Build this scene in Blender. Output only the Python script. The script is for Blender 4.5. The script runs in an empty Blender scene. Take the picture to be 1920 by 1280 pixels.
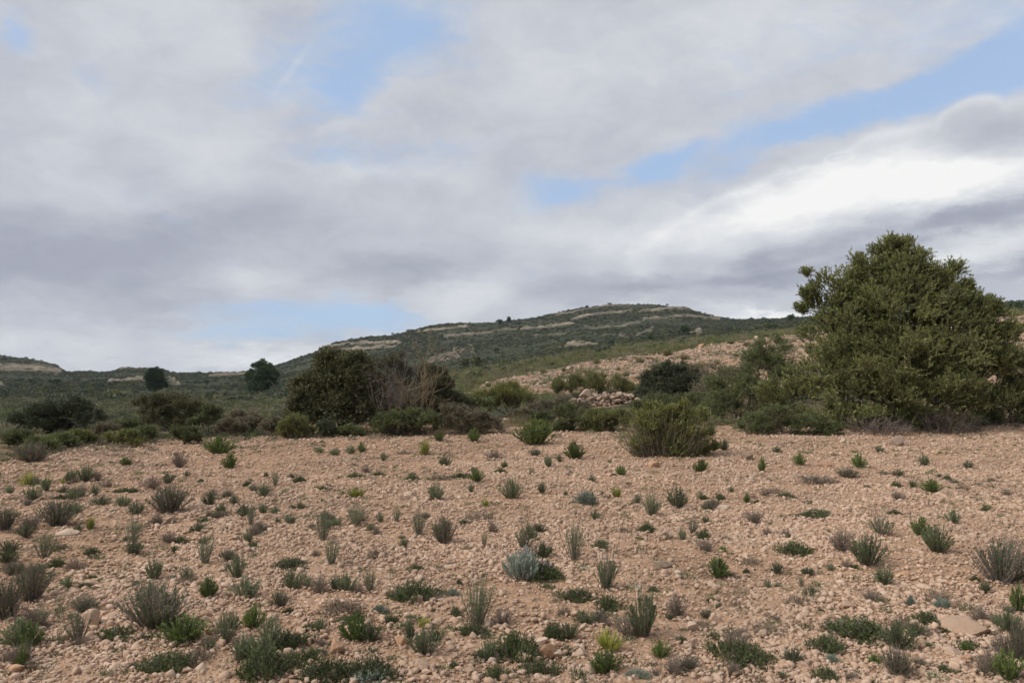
import bpy, math
import numpy as np
from mathutils import Vector, Matrix, Euler

R = math.radians
scene = bpy.context.scene
C = scene.collection
rng = np.random.default_rng(7)

# ------------------------------------------------------------------ camera
F = 1493.0; CX = 960.0; CY = 640.0; HOR = 690.0; EYE = 1.6
PITCH = math.atan((HOR - CY) / F)
cam_d = bpy.data.cameras.new('camera')
cam = bpy.data.objects.new('camera', cam_d); C.objects.link(cam)
cam.location = (0, 0, EYE)
cam.rotation_euler = (R(90) + PITCH, 0, 0)
cam_d.sensor_width = 36; cam_d.lens = 36 * F / 1920
cam_d.clip_start = 0.1; cam_d.clip_end = 6000
scene.camera = cam

# ------------------------------------------------------------------ exposure
scene.view_settings.view_transform = 'Standard'
scene.view_settings.look = 'None'
scene.view_settings.exposure = 0.0
scene.view_settings.gamma = 1.0

# ------------------------------------------------------------------ sun
SUN_EL, SUN_AZ = 46.0, -104.0        # azimuth measured from +Y (view direction) towards +X
SUN_STRENGTH = 1.9
sd = bpy.data.lights.new('sun', 'SUN'); so = bpy.data.objects.new('sun', sd); C.objects.link(so)
sd.energy = SUN_STRENGTH; sd.angle = R(7); sd.color = (1.0, 0.93, 0.84)
sv = Vector((math.sin(R(SUN_AZ)) * math.cos(R(SUN_EL)), math.cos(R(SUN_AZ)) * math.cos(R(SUN_EL)), math.sin(R(SUN_EL))))
so.rotation_euler = (-sv).to_track_quat('-Z', 'Y').to_euler()
so.location = (0, -5, 30)

# ------------------------------------------------------------------ world: Nishita sky behind soft stratocumulus
SKY_K = 0.10
def pix_dir(x, y):
    v = np.array([(x - CX) / F, (CY - y) / F, -1.0])
    c, s = math.cos(R(90) + PITCH), math.sin(R(90) + PITCH)
    return np.array([v[0], c * v[1] - s * v[2], s * v[1] + c * v[2]])
def azel(x, y):
    d = pix_dir(x, y); d = d / np.linalg.norm(d)
    return math.atan2(d[0], d[1]), math.asin(d[2])

class NT:
    def __init__(s, tree): s.t = tree; s.n = tree.nodes; s.l = tree.links
    def new(s, typ, **kw):
        n = s.n.new(typ)
        for k, v in kw.items(): setattr(n, k, v)
        return n
    def put(s, sock, v):
        if hasattr(v, 'links') or isinstance(v, bpy.types.NodeSocket): s.l.new(v, sock)
        else: sock.default_value = v
    def math(s, op, a, b=None, c=None, clamp=False):
        n = s.new('ShaderNodeMath', operation=op); n.use_clamp = clamp
        s.put(n.inputs[0], a)
        if b is not None: s.put(n.inputs[1], b)
        if c is not None: s.put(n.inputs[2], c)
        return n.outputs[0]
    def vmath(s, op, a, b=None, scale=None):
        n = s.new('ShaderNodeVectorMath', operation=op)
        s.put(n.inputs[0], a)
        if b is not None: s.put(n.inputs[1], b)
        if scale is not None: s.put(n.inputs['Scale'], scale)
        return n.outputs['Value'] if op in ('LENGTH', 'DOT_PRODUCT') else n.outputs[0]
    def noise(s, vec, scale, detail=4, rough=.5, dist=0, out='Fac'):
        n = s.new('ShaderNodeTexNoise'); s.l.new(vec, n.inputs['Vector'])
        n.inputs['Scale'].default_value = scale; n.inputs['Detail'].default_value = detail
        n.inputs['Roughness'].default_value = rough; n.inputs['Distortion'].default_value = dist
        return n.outputs[out]
    def ramp(s, fac, stops, interp='LINEAR'):
        n = s.new('ShaderNodeValToRGB'); n.color_ramp.interpolation = interp
        e = n.color_ramp.elements
        while len(e) < len(stops): e.new(0.5)
        for k, (p, c) in enumerate(stops):
            e[k].position = p; e[k].color = (*c, 1) if len(c) == 3 else c
        s.put(n.inputs[0], fac)
        return n.outputs[0]
    def mix(s, f, a, b, mode='MIX'):
        n = s.new('ShaderNodeMix', data_type='RGBA', blend_type=mode)
        s.put(n.inputs[0], f); s.put(n.inputs[6], a if not isinstance(a, tuple) else (*a[:3], 1)); s.put(n.inputs[7], b if not isinstance(b, tuple) else (*b[:3], 1))
        return n.outputs[2]
    def maprange(s, v, a, b, c, d, interp='LINEAR'):
        n = s.new('ShaderNodeMapRange', interpolation_type=interp)
        s.put(n.inputs[0], v)
        for i, q in enumerate((a, b, c, d)): n.inputs[i + 1].default_value = q
        return n.outputs[0]

def srgb(r, g, b):
    f = lambda c: (c / 255 / 12.92) if c / 255 <= .04045 else ((c / 255 + .055) / 1.055) ** 2.4
    return (f(r), f(g), f(b))

def build_world():
    w = bpy.data.worlds.new('World'); scene.world = w; w.use_nodes = True
    w.node_tree.nodes.clear()
    T = NT(w.node_tree)
    out = T.new('ShaderNodeOutputWorld'); bg = T.new('ShaderNodeBackground')
    bg.inputs['Strength'].default_value = SKY_K
    T.l.new(bg.outputs[0], out.inputs[0])
    sky = T.new('ShaderNodeTexSky', sky_type='NISHITA')
    sky.sun_disc = False; sky.sun_elevation = R(SUN_EL); sky.sun_rotation = R(SUN_AZ)
    tc = T.new('ShaderNodeTexCoord'); D = tc.outputs['Generated']
    sp = T.new('ShaderNodeSeparateXYZ'); T.l.new(D, sp.inputs[0])
    x, y, z = sp.outputs
    az = T.math('ARCTAN2', x, y); el = T.math('ARCSINE', z)
    # cloud-deck coordinates: the ray meets a flat deck overhead, so texture stretches towards the horizon
    zz = T.math('ADD', T.math('MAXIMUM', z, 0.0), 0.26)
    cmb = T.new('ShaderNodeCombineXYZ')
    T.l.new(T.math('DIVIDE', x, zz), cmb.inputs[0]); T.l.new(T.math('DIVIDE', y, zz), cmb.inputs[1]); cmb.inputs[2].default_value = 0.37
    deck = cmb.outputs[0]
    ae = T.new('ShaderNodeCombineXYZ'); T.l.new(az, ae.inputs[0]); T.l.new(el, ae.inputs[1])
    # domain warp
    wn = T.noise(deck, 1.3, 5, .55, 0, 'Color')
    warp = T.vmath('MULTIPLY', T.vmath('SUBTRACT', wn, (.5, .5, .5)), (.11, .06, 0))
    wn2 = T.noise(deck, 4.5, 7, .68, 0, 'Color')
    warp2 = T.vmath('MULTIPLY', T.vmath('SUBTRACT', wn2, (.5, .5, .5)), (.07, .05, 0))
    P = T.vmath('ADD', T.vmath('ADD', ae.outputs[0], warp), warp2)
    def blobs(lst, start):
        acc = start
        for (bx, by, rx, ry, rot, a) in lst:
            ca, ce = azel(bx, by)
            m = T.new('ShaderNodeMapping', vector_type='TEXTURE')
            T.l.new(P, m.inputs['Vector'])
            m.inputs['Location'].default_value = (ca, ce, 0)
            m.inputs['Rotation'].default_value = (0, 0, R(rot))
            m.inputs['Scale'].default_value = (rx / F, ry / F, 1)
            g = T.maprange(T.vmath('LENGTH', m.outputs[0]), 0, 1, a, 0, 'SMOOTHSTEP')
            acc = T.math('ADD', acc, g)
        return acc
    # blue openings (px x, px y, half-width, half-height, tilt, amount)
    K = blobs([(700, 75, 300, 160, 15, .82), (640, 175, 140, 80, 30, .5), (480, 150, 110, 60, 20, .3), (750, 15, 280, 70, 0, .35), (18, 60, 55, 60, 0, .6), (170, 130, 60, 50, 0, .35),
               (1040, 352, 170, 58, -5, .85), (1140, 335, 130, 40, 10, .35), (1232, 303, 120, 46, 12, .85), (1365, 316, 110, 32, 10, .55), (1430, 252, 230, 46, 12, .85), (1620, 220, 240, 50, 13, 1.0), (1810, 160, 240, 64, 12, 1.0), (1930, 130, 140, 90, 0, .6),
               (1650, 60, 430, 120, 5, .45), (1900, 50, 200, 100, 0, .3), (590, 590, 290, 62, 0, 1.0), (700, 585, 170, 40, 0, .35), (420, 625, 170, 32, 0, .65), (760, 285, 290, 60, 0, .34), (600, 300, 100, 70, 0, .25)], 0.0)
    pz = T.vmath('MULTIPLY', P, (1, 1.7, 1))
    n1 = T.noise(pz, 6.0, 6, .6, .3)
    K = T.math('ADD', K, T.maprange(n1, .3, .7, -.20, .20))
    hi = T.maprange(el, .55, .9, 0, .25, 'SMOOTHSTEP')
    K = T.math('ADD', K, hi)
    # crisp-topped cumulus bank rising to the right
    nc = T.noise(T.vmath('MULTIPLY', ae.outputs[0], (1, 1.3, 1)), 11, 5, .55, .2)
    field = None
    for (bx, by, rx, ry, rot) in [(1500, 408, 330, 88, 13), (1700, 345, 260, 98, 13), (1900, 300, 220, 98, 8), (1826, 268, 78, 78, 0), (1572, 296, 26, 10, 5), (1925, 232, 50, 26, 10)]:
        ca, ce = azel(bx, by); m = T.new('ShaderNodeMapping', vector_type='TEXTURE'); T.l.new(ae.outputs[0], m.inputs['Vector'])
        m.inputs['Location'].default_value = (ca, ce, 0); m.inputs['Rotation'].default_value = (0, 0, R(rot)); m.inputs['Scale'].default_value = (rx / F, ry / F, 1)
        f = T.math('SUBTRACT', 1.0, T.vmath('LENGTH', m.outputs[0])); field = f if field is None else T.math('MAXIMUM', field, f)
    field = T.math('ADD', field, T.maprange(nc, .3, .7, -.10, .10))
    cum = T.maprange(field, -.02, .15, 0, 1, 'SMOOTHSTEP')
    wis = T.noise(T.vmath('MULTIPLY', P, (1, 3.2, 1)), 9, 6, .65, 1.2)
    K = T.math('ADD', K, T.maprange(wis, .35, .7, .10, -.26))
    K = T.maprange(K, .0, 1.0, 0, 1, 'SMOOTHSTEP')
    K = T.math('MULTIPLY', K, T.math('SUBTRACT', 1.0, cum))
    B = blobs([(250, 60, 360, 150, 0, .08), (200, 230, 260, 90, 10, .10), (430, 285, 150, 90, 10, .12), (30, 220, 130, 120, 0, -.10), (430, 425, 280, 70, 14, -.16), (120, 500, 460, 130, 4, -.26), (330, 580, 260, 50, 4, -.12), (470, 512, 140, 34, 6, .14),
               (740, 505, 240, 60, 6, -.20), (860, 560, 140, 70, 12, .24), (700, 320, 200, 40, 0, .14), (640, 430, 240, 50, 0, -.06), (90, 655, 260, 40, 0, .06), (500, 668, 200, 24, 0, .26),
               (1230, 120, 560, 200, 4, .10), (1300, 190, 380, 60, 6, -.07), (1900, 60, 300, 120, 0, .12), (1250, 400, 300, 80, 12, .16), (1560, 365, 390, 84, 13, .52), (1830, 338, 240, 60, 12, .48), (1300, 420, 260, 60, 12, .12), (1858, 258, 130, 58, 4, -.20),
               (1560, 480, 520, 46, 9, -.22), (1870, 400, 200, 34, 12, -.18), (1240, 540, 470, 44, 3, -.22), (1060, 440, 200, 70, 0, .12), (1860, 470, 220, 44, 8, .26), (1860, 512, 240, 20, 10, -.16), (1450, 583, 170, 20, 0, .44)], .5)
    ca, ce = azel(548, 128); m = T.new('ShaderNodeMapping', vector_type='TEXTURE'); T.l.new(T.vmath('ADD', ae.outputs[0], T.vmath('SCALE', warp2, scale=.2)), m.inputs['Vector'])
    m.inputs['Location'].default_value = (ca, ce, 0); m.inputs['Rotation'].default_value = (0, 0, R(54)); m.inputs['Scale'].default_value = (85 / F, 11 / F, 1)
    trail = T.maprange(T.vmath('LENGTH', m.outputs[0]), 0, 1, .10, 0, 'SMOOTHSTEP'); B = T.math('ADD', B, trail); K = T.math('SUBTRACT', K, T.math('MULTIPLY', trail, 1.6), clamp=True)
    n2 = T.noise(pz, 4.5, 6, .6, .5)
    n3 = T.noise(pz, 13, 7, .62, .4)
    nd = T.noise(deck, 3.0, 5, .55, .2)
    B = T.math('ADD', B, T.maprange(n2, .25, .75, -.11, .11))
    B = T.math('ADD', B, T.maprange(n3, .25, .75, -.07, .07))
    B = T.math('ADD', B, T.maprange(nd, .25, .75, -.06, .06))
    B = T.math('ADD', B, T.math('MULTIPLY', T.math('MULTIPLY', cum, T.maprange(field, .02, .30, 1, 0, 'SMOOTHSTEP')), .17))
    # thin, sunlit cloud overhead and round the sun
    sdot = T.vmath('DOT_PRODUCT', D, tuple(sv))
    B = T.math('ADD', B, T.maprange(sdot, .66, 1, 0, .5, 'SMOOTHSTEP'))
    col = T.ramp(B, [(0.0, srgb(146, 150, 165)), (.28, srgb(170, 174, 188)), (.5, srgb(196, 200, 209)), (.72, srgb(218, 221, 226)), (.95, srgb(247, 247, 246))])
    glow = T.maprange(sdot, .62, 1, 1.0, 3.0, 'SMOOTHSTEP')
    cl = T.vmath('SCALE', col, scale=T.math('MULTIPLY', glow, 1 / SKY_K))
    skyc = T.mix(1.0, sky.outputs[0], SKY_TINT, 'MULTIPLY')
    skyc = T.vmath('SCALE', skyc, scale=SKY_GAIN)
    pale = tuple(q / SKY_K for q in srgb(176, 205, 237)); skyc = T.mix(.7, skyc, pale)
    # thin veil keeps the openings pale
    T.l.new(T.mix(T.math('MULTIPLY', K, .84), cl, skyc), bg.inputs['Color'])
    w.cycles.sampling_method = 'MANUAL'; w.cycles.sample_map_resolution = 512
SKY_TINT = (0.78, 0.96, 1.35); SKY_GAIN = 1.15
build_world()

# ------------------------------------------------------------------ numpy noise
def _h(i, j, s):
    a = (i.astype(np.int64) * 374761393 + j.astype(np.int64) * 668265263 + s * 2147483647) & 0xffffffff
    a = ((a ^ (a >> 13)) * 1274126177) & 0xffffffff
    return ((a ^ (a >> 16)) & 0xffff) / 65535.0
def vnoise(x, y, s=0):
    xi = np.floor(x); yi = np.floor(y); fx = x - xi; fy = y - yi
    fx = fx * fx * (3 - 2 * fx); fy = fy * fy * (3 - 2 * fy)
    a = _h(xi, yi, s); b = _h(xi + 1, yi, s); c = _h(xi, yi + 1, s); d = _h(xi + 1, yi + 1, s)
    return (a * (1 - fx) + b * fx) * (1 - fy) + (c * (1 - fx) + d * fx) * fy
def fbm(x, y, o=4, s=0):
    t = 0; a = .5; n = 0
    for k in range(o):
        t = t + a * (vnoise(x * 2 ** k + 17.3 * k, y * 2 ** k - 9.1 * k, s + k) - .5); n += a; a *= .5
    return t / n * 2
def sstep(a, b, v):
    t = np.clip((v - a) / (b - a), 0, 1); return t * t * (3 - 2 * t)

# ------------------------------------------------------------------ terrain height
def z_from_pix(px, py, Y):
    d = pix_dir(px, py); return EYE + d[2] / d[1] * Y
YS = np.array([18.4, 25, 35, 50, 75, 120, 200, 320, 450, 600])
TAB = {
 -500: (820, 795, 783, 772, 762, 750, 738, 722, 700, 655), -200: (820, 796, 783, 772, 762, 751, 740, 723, 701, 660),
 0: (820, 796, 783, 773, 763, 752, 741, 726, 706, 666), 60: (820, 796, 783, 773, 763, 752, 741, 726, 706, 673),
 105: (820, 796, 783, 773, 763, 752, 740, 724, 708, 684), 122: (820, 796, 783, 773, 763, 752, 740, 722, 709, 697),
 205: (820, 796, 783, 773, 763, 752, 740, 722, 710, 698), 230: (820, 796, 783, 773, 763, 752, 740, 722, 706, 689),
 285: (820, 796, 783, 773, 763, 752, 740, 722, 706, 691), 330: (820, 796, 783, 773, 763, 752, 740, 721, 708, 699),
 450: (820, 797, 783, 772, 762, 750, 739, 721, 709, 698), 520: (820, 797, 783, 772, 761, 748, 736, 716, 702, 684),
 590: (820, 796, 781, 769, 758, 745, 731, 709, 688, 660), 625: (820, 795, 780, 768, 757, 744, 730, 706, 680, 643),
 680: (820, 793, 778, 764, 752, 740, 725, 700, 674, 632), 740: (820, 792, 775, 760, 748, 735, 718, 694, 665, 628),
 800: (820, 790, 770, 752, 738, 724, 708, 684, 655, 612), 860: (820, 788, 765, 745, 725, 708, 697, 676, 645, 605),
 930: (820, 785, 758, 731, 706, 696, 688, 669, 642, 605), 1010: (820, 782, 751, 718, 693, 682, 674, 658, 636, 594),
 1090: (820, 778, 743, 706, 679, 669, 661, 648, 626, 577), 1150: (820, 776, 740, 700, 671, 660, 653, 642, 620, 571),
 1230: (820, 775, 735, 690, 661, 650, 645, 636, 615, 570), 1290: (820, 773, 731, 681, 653, 642, 637, 630, 614, 579),
 1345: (820, 772, 728, 674, 647, 636, 632, 626, 614, 594), 1375: (820, 771, 725, 670, 643, 632, 628, 622, 612, 600),
 1500: (820, 768, 715, 655, 630, 617, 613, 608, 603, 598), 1700: (820, 765, 705, 640, 610, 598, 596, 594, 592, 590),
 1900: (820, 765, 700, 625, 592, 582, 580, 578, 574, 571), 2300: (820, 765, 700, 615, 580, 570, 568, 566, 562, 555),
 2700: (820, 765, 700, 612, 578, 568, 566, 564, 560, 552)}
_tx = np.array(sorted(TAB)); _ts = np.array([pix_dir(p, 720)[0] / pix_dir(p, 720)[1] for p in _tx])
_tz = []
for p in _tx:
    zs = [0.0, 0.0, 0.0]
    for k, (Y, py) in enumerate(zip(YS, TAB[int(p)])):
        zs.append(0.0 if k == 0 else z_from_pix(p, py, Y))
    zr = zs[-1]
    zs += [zr - 14, zr - 45, -60]
    _tz.append(zs)
_tY = np.array([0.5, 8, 15] + list(YS) + [720, 900, 1300]); _tL = np.log(_tY); _tz = np.array(_tz)
def H0(x, y):
    x = np.asarray(x, float); y = np.asarray(y, float)
    yy = np.maximum(y, 0.6)
    s = np.clip(x / yy, _ts[0], _ts[-1] - 1e-6); L = np.clip(np.log(yy), _tL[0], _tL[-1] - 1e-6)
    i = np.clip(np.searchsorted(_ts, s, side='right') - 1, 0, len(_ts) - 2)
    j = np.clip(np.searchsorted(_tL, L, side='right') - 1, 0, len(_tL) - 2)
    u = (s - _ts[i]) / (_ts[i + 1] - _ts[i]); Yy = np.clip(yy, _tY[0], _tY[-1]); v = (Yy - _tY[j]) / (_tY[j + 1] - _tY[j])
    u = np.where(yy > 300, u, u * u * (3 - 2 * u) * .5 + u * .5)
    return (_tz[i, j] * (1 - u) + _tz[i + 1, j] * u) * (1 - v) + (_tz[i, j + 1] * (1 - u) + _tz[i + 1, j + 1] * u) * v
def H(x, y):
    x = np.asarray(x, float); y = np.asarray(y, float)
    z = H0(x, y)
    z = z + .05 * fbm(x / 2.2, y / 2.2, 3, 5) * sstep(0, 4, y) + .10 * fbm(x / 7, y / 7, 2, 9) * sstep(5, 14, y)
    far = sstep(60, 200, y) * (1 - .85 * sstep(480, 600, y))
    z = z + far * 3.0 * fbm(x / 60, y / 60, 4, 21) + sstep(200, 400, y) * .5 * fbm(x / 9, y / 9, 3, 33)
    z = z + sstep(19, 26, y) * (1 - sstep(90, 140, y)) * .22 * fbm(x / 5, y / 5, 3, 41)
    return z
# ray to ground
_Yr = np.geomspace(2.0, 760, 2400)
def ground_at(px, py):
    d = pix_dir(px, py); s = d[0] / d[1]; t = d[2] / d[1]
    hz = H(s * _Yr, _Yr); rz = EYE + t * _Yr
    k = np.argmax(hz >= rz)
    if not (hz[k] >= rz[k]): k = int(np.argmax(hz - rz))
    Y = _Yr[k]; return s * Y, Y, float(H(s * Y, Y))
def on_ground(px, Y):
    s = pix_dir(px, 700)[0] / pix_dir(px, 700)[1]
    return s * Y, Y, float(H(s * Y, Y))

# ------------------------------------------------------------------ mesh helpers
class MB:
    """collects quads / triangles with a per-face random value"""
    def __init__(s): s.v = []; s.f = []; s.r = []; s.n = 0
    def add(s, V, Fc, rnd=None):
        V = np.asarray(V, np.float32).reshape(-1, 3); Fc = np.asarray(Fc, np.int64)
        s.v.append(V); s.f.append(Fc + s.n); s.n += len(V)
        s.r.append(np.full(len(Fc), .5) if rnd is None else np.asarray(rnd, float))
        return s
    def mesh(s, name, mat, smooth=False):
        me = bpy.data.meshes.new(name)
        V = np.concatenate(s.v) if s.v else np.zeros((0, 3), np.float32)
        me.vertices.add(len(V)); me.vertices.foreach_set('co', V.astype(np.float32).ravel())
        loops = np.concatenate([f.ravel() for f in s.f]); tot = np.concatenate([np.full(len(f), f.shape[1]) for f in s.f])
        me.loops.add(len(loops)); me.loops.foreach_set('vertex_index', loops.astype(np.int32))
        me.polygons.add(len(tot))
        st = np.concatenate([[0], np.cumsum(tot)[:-1]])
        me.polygons.foreach_set('loop_start', st.astype(np.int32)); me.polygons.foreach_set('loop_total', tot.astype(np.int32))
        me.update(calc_edges=True)
        at = me.attributes.new('v', 'FLOAT', 'FACE'); at.data.foreach_set('value', np.concatenate(s.r).astype(np.float32))
        if smooth: me.polygons.foreach_set('use_smooth', np.ones(len(tot), bool))
        me.materials.append(mat)
        return me

def unit(a): return a / np.maximum(np.linalg.norm(a, axis=-1, keepdims=True), 1e-9)
def leaves(mb, P, D, L, W, rnd):
    """rhombic leaves: point of attachment P, direction D, length L, width W"""
    n = len(P); D = unit(D); S = unit(np.cross(D, rnd_g.normal(size=(n, 3))))
    L = np.broadcast_to(np.asarray(L, float), (n,))[:, None]; W = np.broadcast_to(np.asarray(W, float), (n,))[:, None]
    V = np.stack([P, P + D * L * .5 + S * W * .5, P + D * L, P + D * L * .5 - S * W * .5], 1)
    mb.add(V.reshape(-1, 3), np.arange(4 * n).reshape(n, 4), rnd)
rnd_g = np.random.default_rng(3)
def tubes(mb, paths, rad, sides=3, rnd=None):
    """paths (n,k,3), rad (n,k)"""
    paths = np.asarray(paths, float); n, k, _ = paths.shape
    rad = np.broadcast_to(np.asarray(rad, float), (n, k))
    T = np.gradient(paths, axis=1) if k > 2 else np.repeat((paths[:, 1:] - paths[:, :1]), 2, 1)
    T = unit(T); A = unit(np.cross(T, np.array([.31, .87, .13]))); B = np.cross(T, A)
    a = np.arange(sides) * 2 * math.pi / sides
    V = paths[:, :, None] + rad[:, :, None, None] * (A[:, :, None] * np.cos(a)[:, None] + B[:, :, None] * np.sin(a)[:, None])
    idx = np.arange(n * k * sides).reshape(n, k, sides)
    q = np.stack([idx[:, :-1], np.roll(idx, -1, 2)[:, :-1], np.roll(idx, -1, 2)[:, 1:], idx[:, 1:]], -1).reshape(-1, 4)
    if rnd is None: rnd = rnd_g.random(n)
    mb.add(V.reshape(-1, 3), q, np.repeat(rnd, (k - 1) * sides))

def ico(sub):
    t = (1 + 5 ** .5) / 2
    v = [(-1, t, 0), (1, t, 0), (-1, -t, 0), (1, -t, 0), (0, -1, t), (0, 1, t), (0, -1, -t), (0, 1, -t), (t, 0, -1), (t, 0, 1), (-t, 0, -1), (-t, 0, 1)]
    f = [(0, 11, 5), (0, 5, 1), (0, 1, 7), (0, 7, 10), (0, 10, 11), (1, 5, 9), (5, 11, 4), (11, 10, 2), (10, 7, 6), (7, 1, 8), (3, 9, 4), (3, 4, 2), (3, 2, 6), (3, 6, 8), (3, 8, 9), (4, 9, 5), (2, 4, 11), (6, 2, 10), (8, 6, 7), (9, 8, 1)]
    v = [Vector(p).normalized() for p in v]
    for _ in range(sub):
        c = {}; nf = []
        def mid(a, b):
            k = (min(a, b), max(a, b))
            if k not in c: v.append(((v[a] + v[b]) / 2).normalized()); c[k] = len(v) - 1
            return c[k]
        for a, b, d in f:
            x, y, z = mid(a, b), mid(b, d), mid(d, a); nf += [(a, x, z), (b, y, x), (d, z, y), (x, y, z)]
        f = nf
    return np.array([tuple(p) for p in v]), np.array(f)
_ICO = {k: ico(k) for k in (1, 2, 3)}
def rock_geo(sub, r, flat=.7, cuts=9, rough=.14):
    """angular limestone lump: sphere trimmed by random planes, then roughened"""
    V, Fc = _ICO[sub]; V = V.copy()
    for _ in range(cuts):
        n = unit(r.normal(size=3)); h = r.uniform(.42, .8); d = V @ n
        V = V - np.maximum(d - h, 0)[:, None] * n * .92
    V = V * np.array([1, r.uniform(.5, 1), flat * r.uniform(.8, 1.1)])
    V = V * (1 + rough * 1.3 * (r.random((len(V), 3)) - .5))
    return V / (V[:, 0].max() - V[:, 0].min()), Fc

# ------------------------------------------------------------------ materials
def new_mat(name):
    m = bpy.data.materials.new(name); m.use_nodes = True; m.node_tree.nodes.clear()
    T = NT(m.node_tree); out = T.new('ShaderNodeOutputMaterial')
    return m, T, out
def leaf_mat(name, c1, c2, trans=.25, rough=.6, hue_obj=.25):
    c1 = tuple(q * g for q, g in zip(c1, (1.05, 1.05, .95))); c2 = tuple(q * g for q, g in zip(c2, (1.12, 1.12, .98)))
    m, T, out = new_mat(name)
    a = T.new('ShaderNodeAttribute', attribute_name='v')
    oi = T.new('ShaderNodeObjectInfo')
    col = T.mix(a.outputs['Fac'], c1, c2)
    br = T.maprange(oi.outputs['Random'], 0, 1, 1 - hue_obj, 1 + hue_obj)
    tc = T.new('ShaderNodeTexCoord')
    n = T.noise(tc.outputs['Object'], 6, 2, .5)
    br = T.math('MULTIPLY', br, T.maprange(n, .3, .7, .8, 1.2))
    col = T.vmath('SCALE', col, scale=br)
    p = T.new('ShaderNodeBsdfPrincipled'); T.l.new(col, p.inputs['Base Color']); p.inputs['Roughness'].default_value = rough
    p.inputs['Specular IOR Level'].default_value = .3
    t = T.new('ShaderNodeBsdfTranslucent'); T.l.new(col, t.inputs[0])
    mx = T.new('ShaderNodeMixShader'); mx.inputs[0].default_value = trans
    T.l.new(p.outputs[0], mx.inputs[1]); T.l.new(t.outputs[0], mx.inputs[2]); T.l.new(mx.outputs[0], out.inputs[0])
    return m
def bark_mat(name, c1, c2):
    m, T, out = new_mat(name)
    a = T.new('ShaderNodeAttribute', attribute_name='v'); tc = T.new('ShaderNodeTexCoord')
    n = T.noise(tc.outputs['Object'], 30, 3, .6)
    col = T.mix(T.math('MULTIPLY_ADD', n, .6, T.math('MULTIPLY', a.outputs['Fac'], .5), clamp=True), c1, c2)
    p = T.new('ShaderNodeBsdfPrincipled'); T.l.new(col, p.inputs['Base Color']); p.inputs['Roughness'].default_value = .9
    T.l.new(p.outputs[0], out.inputs[0]); return m
STONE1, STONE2, STONE3 = (.30, .185, .119), (.445, .302, .208), (.515, .402, .315)
def stone_mat(name, tint=(1, 1, 1), scale=9.0):
    m, T, out = new_mat(name)
    oi = T.new('ShaderNodeObjectInfo'); tc = T.new('ShaderNodeTexCoord'); g = T.new('ShaderNodeNewGeometry')
    n = T.noise(g.outputs['Position'], scale, 5, .65); n2 = T.noise(g.outputs['Position'], scale * 7, 3, .6)
    base = T.ramp(oi.outputs['Random'], [(0, STONE1), (.25, (.375, .243, .160)), (.7, STONE2), (.95, STONE2), (1, STONE3)])
    col = T.mix(T.maprange(n, .35, .75, 0, .55), base, STONE3)
    col = T.mix(T.maprange(n2, .5, .72, 0, .5), col, (.30, .19, .125))
    col = T.mix(1.0, col, tint, 'MULTIPLY')
    col = T.vmath('SCALE', col, scale=T.maprange(T.noise(g.outputs['Position'], .5, 5, .62), .3, .7, .74, 1.14))
    b = T.new('ShaderNodeBump'); b.inputs['Strength'].default_value = .45; b.inputs['Distance'].default_value = .006
    T.l.new(T.math('ADD', T.noise(g.outputs['Position'], 60, 5, .7), T.math('MULTIPLY', n, .5)), b.inputs['Height'])
    p = T.new('ShaderNodeBsdfPrincipled'); T.l.new(col, p.inputs['Base Color']); p.inputs['Roughness'].default_value = .92
    p.inputs['Specular IOR Level'].default_value = .2
    T.l.new(b.outputs[0], p.inputs['Normal']); T.l.new(p.outputs[0], out.inputs[0]); return m

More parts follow.
